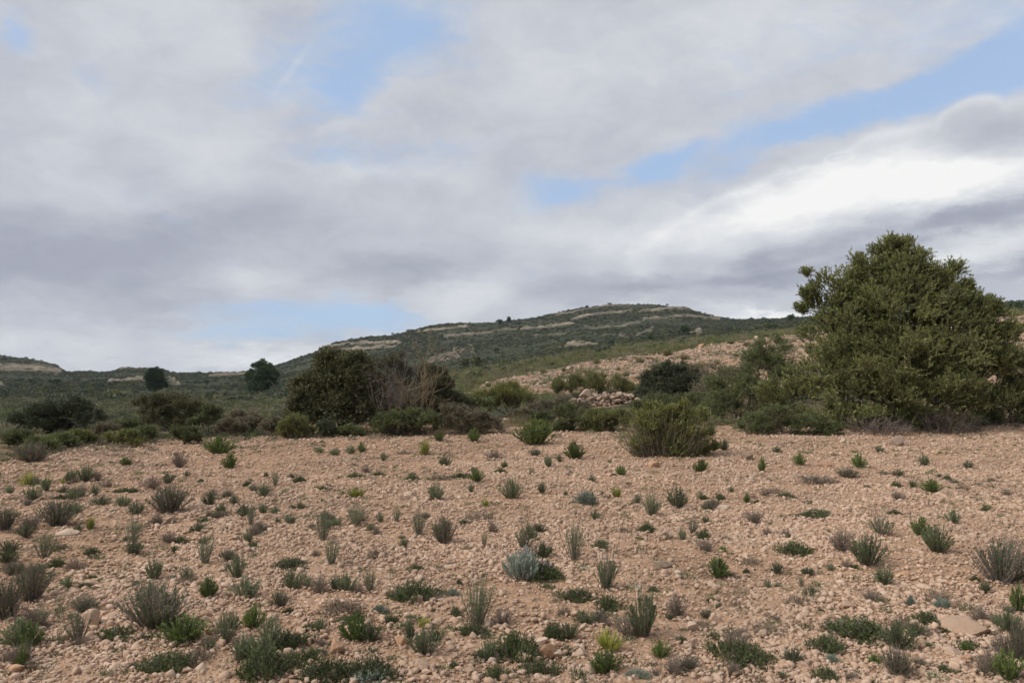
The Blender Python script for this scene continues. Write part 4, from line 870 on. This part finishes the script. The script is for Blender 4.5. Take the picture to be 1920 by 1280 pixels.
bare_twigs('bare_tree', 'bare orange-lichened small tree above the thicket', 'tree', 786, 19.5, 9, 1.15, 2.1, 'twigorange', 24, None, rad=.022, base_w=.1, sub=7)
bare_twigs('bare_shrub', 'fine grey leafless shrub between the reddish one and the orange tree', 'shrub', 765, 20.6, 40, 1.6, 1.75, 'twiggrey', 23, None, rad=.01)
S('shrub', 'feathery olive shrub behind the leafless reddish shrub', 'shrub', 730, 21.2, [(728, 700, 38, 34), (742, 680, 24, 20), (715, 740, 44, 40), (765, 745, 44, 44), (785, 715, 34, 34), (760, 780, 60, 30)], 'kermes', 4200, .2, 12, .04, .010)
S('shrub', 'dark narrow evergreen right of the bare orange tree', 'shrub', 815, 20.2, [(815, 712, 24, 26), (822, 745, 34, 38), (800, 770, 44, 32), (845, 762, 34, 26)], 'kermes', 3400, .18, 13, .04, .014)
S('shrub', 'low green shrub in front of the bare orange tree', 'shrub', 765, 18.9, [(745, 795, 42, 20), (790, 795, 38, 24), (715, 802, 24, 14)], 'oliveb', 1900, .16, 13, .042, .013, group='bank shrubs')
S('shrub', 'grey-olive shrub between the thicket and the leafy field-edge bush', 'shrub', 868, 19.2, [(855, 785, 34, 26), (888, 792, 36, 20), (915, 800, 32, 16)], 'dryscrub', 1700, .18, 12, .042, .011, group='bank shrubs')
S('shrub', 'dark olive shrub right behind the narrow evergreen', 'shrub', 865, 21.5, [(862, 760, 26, 20), (895, 765, 30, 18)], 'oliveb', 1100, .18, 13, .042, .013, group='bank shrubs')
S('esparto_clump', 'tall green esparto-like clump left of the stone heap', 'grass clump', 955, 28.0, [(940, 752, 34, 22), (972, 750, 34, 24), (905, 750, 26, 16)], 'broom', 1500, .42, 11, .12, .012, up=1.6, out=.3)
S('shrub', 'grey-brown shrub left of the stone heap', 'shrub', 1040, 24.5, [(1035, 782, 38, 26), (1070, 778, 40, 28), (1010, 772, 26, 18)], 'dryscrub', 1800, .2, 12, .05, .011, group='bank shrubs')
S('shrub', 'green-grey shrub below the stone heap', 'shrub', 1075, 19.6, [(1070, 790, 36, 28), (1095, 798, 28, 20), (1050, 806, 20, 14)], 'oliveb', 1500, .18, 12, .042, .012, group='bank shrubs')
S('shrub', 'olive shrub between the stone heap and the broom bush', 'shrub', 1140, 19.4, [(1130, 796, 40, 22), (1165, 790, 28, 24), (1108, 806, 20, 14)], 'broom', 1500, .2, 12, .05, .011, up=.6, group='bank shrubs')
S('shrub', 'grassy green shrub on the terrace lip above the stone heap', 'shrub', 1080, 33.5, [(1070, 728, 34, 17), (1110, 722, 34, 18), (1150, 726, 34, 15), (1190, 735, 24, 12)], 'broom', 2200, .42, 10, .10, .014, up=1.3, group='bank shrubs')
S('shrub', 'dark thicket right of the stone heap', 'shrub', 1248, 29.5, [(1245, 718, 42, 26), (1225, 738, 38, 20), (1278, 730, 42, 26), (1300, 745, 34, 18), (1262, 697, 26, 14)], 'darkgreen', 3600, .3, 12, .07, .018)
S('shrub', 'grey twiggy shrub crowning the dark thicket', 'shrub', 1285, 31, [(1280, 700, 36, 14), (1310, 712, 30, 16), (1240, 700, 24, 12)], 'dryscrub', 1300, .3, 11, .07, .013, group='bank shrubs')
S('shrub', 'green shrub behind the broom bush, right of the stone heap', 'shrub', 1285, 23.5, [(1240, 765, 50, 20), (1300, 765, 46, 24), (1345, 770, 34, 24), (1200, 772, 26, 16)], 'oliveb', 2200, .22, 12, .05, .013, group='bank shrubs')
S('shrub', 'dark rounded shrub group at the far left', 'shrub', 110, 21.0, [(60, 792, 36, 26), (100, 780, 38, 28), (135, 776, 34, 26), (170, 790, 26, 22), (80, 805, 50, 20), (30, 800, 24, 18)], 'darkgreen', 4200, .2, 13, .045, .016)
S('shrub', 'golden-brown juniper-like shrub below the left pine', 'shrub', 322, 21.5, [(285, 765, 32, 24), (320, 762, 36, 22), (355, 770, 34, 22), (300, 790, 40, 20), (350, 795, 44, 18), (392, 785, 22, 20)], 'juniper', 4200, .2, 13, .042, .014)
S('shrub', 'grey-green shrub at the right end of the golden-brown one', 'shrub', 395, 20.5, [(398, 778, 16, 16), (385, 795, 26, 16)], 'oliveb', 900, .18, 12, .042, .013, group='bank shrubs')
k = 0
for (px, Y, w, h, mt, lab) in [(30, 16.4, 46, 26, 'oliveb', 'low green shrub in the far left corner of the field'), (195, 18.6, 40, 24, 'dryscrub', 'grey scrub bush right of the dark left shrub group'), (235, 19.5, 34, 26, 'oliveb', 'dull green scrub bush left of the golden-brown shrub'),
        (270, 17.8, 34, 22, 'oliveb', 'low green bush at the foot of the golden-brown shrub'), (430, 19.0, 40, 26, 'dryscrub', 'first straw-coloured scrub bush right of the golden-brown shrub'), (475, 20.0, 42, 30, 'dryscrub', 'straw-coloured scrub bush midway to the tall dense shrub'),
        (515, 19.2, 34, 28, 'dryscrub', 'straw-coloured scrub bush just left of the tall dense shrub'), (455, 24.0, 50, 24, 'dryscrub', 'farther straw-coloured bush below the right pine'), (150, 17.4, 34, 18, 'broom', 'low olive bush before the dark left shrub group'),
        (118, 16.6, 34, 18, 'oliveb', 'green bush at the front of the dark left shrub group'), (612, 18.6, 18, 24, 'darkgreen', 'small dark shoot cluster at the foot of the tall dense shrub'), (660, 18.7, 40, 12, 'oliveb', 'grey-green skirt bush below the tall dense shrub'), (980, 22.5, 34, 18, 'dryscrub', 'brown scrub bush beside the small bare patch'),
        (1015, 21.0, 30, 18, 'oliveb', 'green scrub bush behind the leafy field-edge bush'),
        (80, 15.6, 40, 20, 'oliveb', 'green bush right behind the grey dry bush at far left'), (232, 16.6, 42, 26, 'broom', 'yellowish green bush on the field edge at left'), (350, 17.3, 42, 24, 'oliveb', 'dull green bush on the field edge before the golden-brown shrub')]:
    x, y, z = on_ground(px, Y); d = pix_dir(px, 700); py = HOR - 0 + 0
    gpx, gpy = world_to_pix(x, y, z)
    S('scrub_bush', lab, 'shrub', px, Y, [(px - w * .3, gpy - h * .5, w * .42, h * .5), (px + w * .3, gpy - h * .45, w * .42, h * .5), (px, gpy - h * .62, w * .4, h * .42)], mt, 900, .2, 12, .045, .011, up=.7, rad=.015, group='scrub bushes behind the field edge'); k += 1

# broom bush standing on the field
def broom_bush():
    x, y, z = ground_at(1257, 862); r = np.random.default_rng(77); y += .5; sc = y / F
    fo = MB(); st = MB()
    lob = px_lobes([(1216, 818, 34, 42), (1256, 806, 44, 50), (1300, 815, 36, 44), (1196, 838, 20, 24), (1328, 838, 16, 22), (1282, 772, 22, 16), (1232, 770, 22, 16), (1205, 785, 16, 16), (1312, 780, 14, 14), (1258, 845, 74, 18)], y, .8, x, z)
    crown(fo, lob, 5200, .16, 13, .040, .012, r, shell=.25, up=1.1, hemi=-.9, out=.45, st=st, tr=.003)
    p = stem_paths(420, 1.0, r, base=.55, flat=.4, tipvar=.65, k=6) * np.array([150 * sc, 90 * sc, 106 * sc]); tubes(st, p, np.linspace(.006, .002, 6)[None], 3)
    leaves_on(fo, p, 12, .035, .010, r, .5, .5, .5)
    t = thing('broom_bush', 'big upright broom bush standing forward on the stony field', 'shrub', (x, y, z), 0)
    part('foliage', fo.mesh('foliage', M['broom']), t); part('stems', st.mesh('stems', M['twig']), t)
broom_bush()

# ruined dry-stone heap on the terrace lip
def stone_heap():
    x0, y0, z0 = on_ground(1130, 30.0); r = np.random.default_rng(5); sc = y0 / F; mb = MB()
    for k in range(330):
        u = r.uniform(-1, 1); lay = r.integers(0, 4); hh = (1 - .45 * abs(u)) * .36
        zc = lay / 3 * hh * r.uniform(.8, 1.1); sz = r.uniform(.07, .26)
        V, Fc = rock_geo(2, r, .55, 14, .10); a = r.uniform(0, 6.28); ca, sa = math.cos(a), math.sin(a)
        V = V * sz; V = np.stack([V[:, 0] * ca - V[:, 1] * sa, V[:, 0] * sa + V[:, 1] * ca, V[:, 2]], 1)
        px = 1130 + u * 63; xx = (px - 1130) * sc; yy = r.normal(0, .28) - .2 + lay * .12
        zz = float(H(x0 + xx, y0 + yy)) - z0
        mb.add(V + np.array([xx, yy, zz + zc + .06]), Fc)
    o = bpy.data.objects.new('stone_heap', mb.mesh('stone_heap', M['stone_heap'])); C.objects.link(o); o.location = (x0, y0, z0)
    tagged(o, 'tumbled dry-stone heap of grey-pink limestone blocks between shrubs', 'stone heap')
    V, Fc = rock_geo(3, r, .75, 10, .02); b = MB(); b.add(V * .52, Fc); q = bpy.data.objects.new('boulder', b.mesh('boulder', M['stone_grey'])); C.objects.link(q)
    q.location = (x0 - 32 * sc, y0 - .05, z0 + .42); tagged(q, 'large leaning boulder on top of the stone heap, left end', 'stone')
stone_heap()

# tussocks on the terrace
TUS = "1119 683 18 15|1018 700 19 15|1057 697 13 12|1200 682 22 17|1143 675 11 9|1251 668 25 19|1232 665 22 10|1212 667 11 9|1283 675 20 13|1311 694 26 21|981 696 19 11|1435 634 28 13|950 701 17 13|890 723 26 21|917 726 17 13|946 681 18 13|1160 694 10 8|1235 686 12 8|1345 684 14 10|1380 668 14 9|1400 650 22 12|1470 645 22 12|1340 640 22 12|1905 640 20 12|1885 610 16 10|1085 704 14 9|1175 706 16 10|1370 645 20 9|1290 640 20 10|1000 688 16 9|1035 684 14 9|1075 676 16 10".split('|')
def tussocks():
    lm = [(1316, 650, 'the ochre terrace boulder'), (1130, 745, 'the stone heap'), (883, 680, 'the twin juniper'), (1690, 600, 'the wild olive'), (1248, 715, 'the dark thicket'), (955, 750, 'the esparto-like clump')]
    items = [tuple(int(q) for q in t.split()) for t in TUS]; S_ = SPECIES['tussock']
    for k, (px, py, w, h) in enumerate(items):
        best = None
        for lx, ly, ln in lm:
            sec = sector(px - lx, (py - ly)); dd = math.hypot(px - lx, 2 * (py - ly))
            rank = sum(1 for b in items if b[:2] != (px, py) and sector(b[0] - lx, b[1] - ly) == sec and math.hypot(b[0] - lx, 2 * (b[1] - ly)) < dd)
            if rank < 10 and (best is None or dd + 120 * rank < best[0]): best = (dd + 120 * rank, rank, sec, ln)
        x, y, z = ground_at(px, py); W = w * y / F; Hh = h * y / F
        t = thing('grass_tussock', f"{S_['desc']} on the terrace, {ORD[best[1]]} {best[2]} {best[3]}", 'grass tussock', (x, y, z), rng.uniform(0, 6.28), S_['group'])
        for nm, me in S_['vars'][k % 3]: part(nm, me, t)
        t.scale = (W, W, Hh / S_['asp'])
tussocks()

# ------------------------------------------------------------------ pines and lone trees in the valley and on the hill
def tree(name, label, px, Y, wpx, hpx, mat, seed, group=None, n=2600, conic=.3, trunk=.14):
    x, y, z = on_ground(px, Y); r = np.random.default_rng(seed); W = wpx * Y / F; Hh = hpx * Y / F
    lob = []
    for k in range(15):
        u = r.random(); zz = Hh * (.16 + .72 * u); rr = W * .5 * (1 - conic * u) * r.uniform(.25, .62); a = r.uniform(0, 6.28)
        s = W * r.uniform(.16, .27) * (1 - .35 * u); lob.append((rr * math.cos(a), rr * math.sin(a), zz, s * 1.15, s * 1.15, s * .85))
    lob.append((0, 0, Hh * .86, W * .2, W * .2, Hh * .13)); lob.append((0, 0, Hh * .45, W * .33, W * .33, Hh * .3))
    q = max(.10, Hh * .05)
    fo = MB(); st = MB(); crown(fo, lob, n, q * 1.5, 9, q * .9, q * .22, r, shell=.4, up=.3)
    tubes(st, np.array([[[0, 0, -.2], [0.03 * W, 0, Hh * .3], [0, .02 * W, Hh * .8]]]), np.array([[trunk, trunk * .8, trunk * .3]]), 8); limbs(st, (0, 0, Hh * .12), lob, r, trunk * .3, 3)
    t = thing(name, label, 'tree', (x, y, z), 0, group); part('crown', fo.mesh('crown', M[mat]), t); part('trunk', st.mesh('trunk', M['bark']), t)
def far_bush(name, label, px, py, wpx, hpx, mat, seed, group, Y=None):
    if Y is None: x, y, z = ground_at(px, py); Y = y
    x, y, z = on_ground(px, Y); r = np.random.default_rng(seed); W = wpx * Y / F; Hh = hpx * Y / F
    lob = [(W * r.uniform(-.22, .22), W * r.uniform(-.2, .2), Hh * r.uniform(.3, .62), W * r.uniform(.22, .32), W * r.uniform(.22, .32), Hh * r.uniform(.28, .38)) for _ in range(6)]
    q = max(.10, Hh * .09); fo = MB(); st = MB(); crown(fo, lob, 420, q * 1.4, 8, q, q * .34, r, shell=.3); limbs(st, (0, 0, -.1), lob, r, .04, 2)
    t = thing(name, label, 'tree' if 'tree' in name else 'shrub', (x, y, z), 0, group); part('crown' if 'tree' in name else 'foliage', fo.mesh('crown', M[mat]), t); part('trunk' if 'tree' in name else 'branches', st.mesh('trunk', M['bark']), t)
tree('pine_tree', 'dark pine alone in the valley at left, smaller of the two', 292, 190, 52, 54, 'pine', 31, 'pines in the valley', conic=.35, n=4600)
tree('pine_tree', 'wide dark pine left of the tall dense shrub, larger of the two', 492, 165, 76, 66, 'pine', 32, 'pines in the valley', conic=.3, n=5200)
GF = 'lone trees and bushes on the hills'
for a in [('round_tree', 'left of the two trees side by side on the hill saddle', 936, 612, 15, 15, 'pine', 41), ('round_tree', 'right and slimmer of the two trees on the hill saddle', 952, 610, 13, 17, 'pine', 42),
          ('round_tree', 'dark round tree low on the main hill, biggest there', 1282, 629, 24, 22, 'pine', 43), ('round_tree', 'dark slim tree left of the biggest round hill tree', 1220, 641, 13, 17, 'pine', 44),
          ('round_tree', 'dark small tree at the hill foot below the left ledges', 1064, 650, 15, 16, 'pine', 45), ('hill_bush', 'dark bush below the two saddle trees', 930, 662, 18, 12, 'darkgreen', 46),
          ('juniper_bush', 'left half of the broad twin juniper beyond the field', 872, 692, 26, 22, 'juniper', 47), ('juniper_bush', 'right half of the broad twin juniper beyond the field', 893, 692, 28, 25, 'juniper', 48),
          ('hill_bush', 'dark bush below the left cliff, nearest to it', 102, 726, 28, 17, 'pine', 49), ('hill_bush', 'green bush at the foot of the far left cliff', 62, 722, 26, 14, 'darkgreen', 50), ('hill_bush', 'small bush at the left edge under the cliff', 38, 717, 18, 9, 'darkgreen', 51),
          ('ridge_bush', 'round bush on the low left ridge above the pine', 305, 698, 11, 9, 'pine', 52), ('hill_bush', 'small dark bush right of the smaller pine, upper', 368, 706, 10, 8, 'pine', 53), ('hill_bush', 'small dark bush right of the smaller pine, lower', 389, 722, 14, 10, 'pine', 54),
          ('hill_bush', 'broad low dark bush in front of the larger pine', 441, 757, 42, 17, 'darkgreen', 55), ('ridge_bush', 'round bush on the main summit, left one', 1100, 578, 8, 6, 'pine', 56), ('ridge_bush', 'round bush on the main summit, middle', 1144, 574, 12, 7, 'pine', 57),
          ('ridge_bush', 'small bush on the main summit, right one', 1252, 573, 8, 5, 'pine', 58), ('ridge_bush', 'tiny bush on the long left slope crest', 737, 629, 9, 6, 'pine', 59), ('ridge_bush', 'spiky bush on the slope crest above the tall dense shrub', 602, 660, 12, 11, 'darkgreen', 60),
          ('hill_bush', 'dark bush low on the hill left of the website-height ledges', 875, 620, 8, 5, 'pine', 61), ('hill_bush', 'dark bush on the saddle left of the two trees', 877, 626, 12, 8, 'pine', 62), ('hill_bush', 'dark bush between the two rock ledges left of the saddle', 894, 656, 12, 9, 'pine', 63),
          ('hill_bush', 'dark wide bush at the hill foot right of centre', 1240, 644, 24, 8, 'darkgreen', 64), ('hill_bush', 'dark bush on the scrub rim, left of the olive', 1400, 628, 16, 8, 'darkgreen', 65), ('hill_bush', 'broad dark bush on the scrub rim next to the olive', 1450, 622, 34, 14, 'darkgreen', 66),
          ('round_tree', 'dark tree on the skyline touching the left of the olive', 1485, 606, 18, 18, 'pine', 67), ('round_tree', 'dark tree on the skyline at the right picture edge', 1905, 584, 34, 18, 'pine', 68), ('round_tree', 'dark tree on the skyline just right of the olive top', 1880, 588, 20, 10, 'pine', 69),
          ('hill_bush', 'dark bush under the long middle ledge', 1150, 652, 20, 7, 'darkgreen', 70), ('hill_bush', 'dark bush in the scrub, left of the terrace', 820, 730, 22, 12, 'juniper', 71), ('hill_bush', 'small dark bush below the hill foot ledge', 1010, 668, 16, 8, 'darkgreen', 72)]:
    nm, lab, px, py, w, h, mt, sd_ = a
    lab = lab.replace('website-height ledges', 'twin ledges')
    far_bush(nm, lab, px, py, w, h, mt, sd_, GF)

# rocky knoll on the lower slope
def knoll():
    x0, y0, z0 = ground_at(850, 668); r = np.random.default_rng(8); mb = MB()
    for k in range(150):
        u = r.uniform(-1, 1); px = 848 + u * 46; py = 664 - u * 12 + r.normal(0, 6); x, y, z = ground_at(px, py)
        if abs(y - y0) > 120: continue
        V, Fc = rock_geo(1, r, .6, 7, .1); V = V * r.uniform(.7, 2.4); a = r.uniform(0, 6.28); ca, sa = math.cos(a), math.sin(a)
        V = np.stack([V[:, 0] * ca - V[:, 1] * sa, V[:, 0] * sa + V[:, 1] * ca, V[:, 2]], 1); mb.add(V + np.array([x - x0, y - y0, z - z0 - .05]), Fc)
    o = bpy.data.objects.new('rock_outcrop', mb.mesh('rock_outcrop', M['stone_dark'])); C.objects.link(o); o.location = (x0, y0, z0)
    tagged(o, 'broken grey limestone outcrop low on the hill above the thicket', 'rock outcrop')
knoll()

# ------------------------------------------------------------------ scrub and grass nobody could count
def clump_source(mat, n, L, W, asp, r, up=.5):
    fo = MB(); d = unit(r.normal(size=(n, 3))); d[:, 2] = np.abs(d[:, 2]); P = d * np.array([.5, .5, asp]) * r.random((n, 1)) ** .45
    leaves(fo, P, d + r.normal(0, .4, (n, 3)) + np.array([0, 0, up]), L, W, r.random(n))
    return bpy.data.objects.new('clump_source', fo.mesh('clump', M[mat]))
def build_scrub():
    r = np.random.default_rng(99)
    src = [clump_source('hillgreen', 90, .34, .15, .6, r), clump_source('hillgreen', 90, .34, .14, .55, r), clump_source('juniper', 90, .34, .14, .55, r), clump_source('hillolive', 90, .3, .12, .45, r), clump_source('darkgreen', 90, .3, .12, .5, r)]
    x, y = sample_wedge(95000, 85, 640, .85, .74)
    z = H(x, y); rk = rock_amount(x, y, z)
    keep = ((rk < .25) | (rng.random(len(x)) < .38)) & (rng.random(len(x)) < np.clip(.62 + 1.4 * fbm(x / 30, y / 30, 4, 151), .12, 1))
    x, y, z, = x[keep], y[keep], z[keep]; sz = np.exp(rng.normal(0, .38, len(x))) * np.clip(.55 + y / 900, .6, 1.2)
    scatter('hill_scrub', np.stack([x, y, z - .05], 1), np.stack([sz, sz, sz * .72], 1), np.stack([x * 0, x * 0, rng.uniform(0, 6.28, len(x))], 1), src, 'dark low scrub covering the valley and the hill slopes')
    src = [clump_source('dryscrub', 240, .26, .018, .6, r, .9), clump_source('esparto', 240, .26, .020, .55, r, .9), clump_source('broom', 240, .22, .022, .55, r, .7), clump_source('oliveb', 240, .17, .034, .5, r), clump_source('dryscrub', 220, .2, .024, .5, r), clump_source('esparto', 220, .2, .024, .5, r)]
    x, y = sample_wedge(42000, 16, 135, .75, .8)
    stn = stony_amount(x, y); px = CX + F * x / y
    heap = (np.abs(px - 1130) < 66) & (y > 24) & (y < 31.5)
    keep = (stn < .35) & (y > edge_Y(px) + .5) & ~heap & (rng.random(len(x)) < np.clip(.75 + 1.1 * fbm(x / 7, y / 7, 3, 161), .2, 1))
    x, y = x[keep], y[keep]; px = px[keep]; sz = np.minimum(.38 * np.exp(rng.normal(0, .36, len(x))) * np.clip(.7 + y / 80, .8, 1.9), .45 + y / 90) * np.where((px > 850) & (y > 22) & (y < 42), .62, 1)
    src_l = [clump_source('dryscrub', 240, .22, .018, .55, r, .8), clump_source('hillolive', 240, .2, .022, .5, r, .5), clump_source('oliveb', 240, .17, .034, .5, r), clump_source('dryscrub', 220, .2, .024, .5, r), clump_source('hillgreen', 240, .18, .03, .5, r), clump_source('hillolive', 220, .2, .024, .5, r)]
    for nm, sel, so_, lab in (('grass', px > 790, src, 'yellow-green grass and low scrub round the stony terrace'), ('scrub', px <= 790, src_l, 'grey-olive low scrub and dry grass in the valley at left')):
        X_, Y_, s_ = x[sel], y[sel], sz[sel]
        scatter(nm, np.stack([X_, Y_, H(X_, Y_) - .03], 1), np.stack([s_, s_, s_ * .85], 1), np.stack([X_ * 0, X_ * 0, rng.uniform(0, 6.28, len(X_))], 1), so_, lab)
    n = 2600; px = r.uniform(-150, 2070, n); e = edge_Y(px); y = e + r.normal(.5, 1.0, n); x = (px - CX) / F * y
    k = r.random(n) < np.clip(.55 + 1.6 * fbm(px / 45, y / 2, 3, 163), .08, 1); x, y = x[k], y[k]; sz = np.minimum(.13 * np.exp(r.normal(0, .45, len(x))), .34)
    scatter('margin_weeds', np.stack([x, y, H(x, y) - .01], 1), np.stack([sz, sz, sz * .9], 1), np.stack([x * 0, x * 0, r.uniform(0, 6.28, len(x))], 1), src_l, 'dry grass and weeds along the far edge of the field')
    # scattered small weeds on the field and terrace, far too many to single out
    src = [clump_source('greydk', 90, .26, .045, .45, r, .6), clump_source('mat', 90, .22, .06, .3, r), clump_source('dry', 90, .26, .03, .35, r), clump_source('greydk', 70, .3, .04, .5, r, .6), clump_source('dry', 80, .28, .03, .3, r)]
    x, y = sample_wedge(13000, 3.4, 19.5, .9, .85)
    keep = (stony_amount(x, y) > .6) & (rng.random(len(x)) < np.clip(.38 + 1.5 * fbm(x / 1.5, y / 1.5, 3, 171) - .08 * x / y, .04, 1))
    x, y = x[keep], y[keep]; sz = np.minimum(.040 * np.exp(rng.normal(0, .48, len(x))), .10) * (1 + .03 * y)
    x2, y2 = sample_wedge(11000, 33, 75, .5, .8); k2 = (stony_amount(x2, y2) > .6) & (rng.random(len(x2)) < .8); x2, y2 = x2[k2], y2[k2]; s2 = .26 * np.exp(rng.normal(0, .4, len(x2)))
    x = np.concatenate([x, x2]); y = np.concatenate([y, y2]); sz = np.concatenate([sz, s2])
    scatter('weeds', np.stack([x, y, H(x, y) + .004], 1), np.stack([sz, sz, sz * .8], 1), np.stack([x * 0, x * 0, rng.uniform(0, 6.28, len(x))], 1), src, 'tiny weeds and dry sprigs sprinkled among the stones')
build_scrub()

# ------------------------------------------------------------------ thin air between the field and the hills
def build_haze():
    V = np.array([(x, y, z) for z in (-66, 80) for y in (-1010, 1210) for x in (-1710, 1710)], float)
    Fc = np.array([(0, 2, 3, 1), (4, 5, 7, 6), (0, 1, 5, 4), (2, 6, 7, 3), (0, 4, 6, 2), (1, 3, 7, 5)])
    m = bpy.data.materials.new('haze'); m.use_nodes = True; m.node_tree.nodes.clear(); T = NT(m.node_tree); out = T.new('ShaderNodeOutputMaterial')
    v = T.new('ShaderNodeVolumePrincipled'); v.inputs['Color'].default_value = (.80, .88, 1, 1); v.inputs['Density'].default_value = HAZE; v.inputs['Anisotropy'].default_value = .2
    T.l.new(v.outputs[0], out.inputs['Volume'])
    mb = MB(); mb.add(V, Fc); o = bpy.data.objects.new('haze', mb.mesh('haze', m)); C.objects.link(o); o['kind'] = 'stuff'; o['label'] = 'thin bluish air over the field and hills'
HAZE = .00009
build_haze()
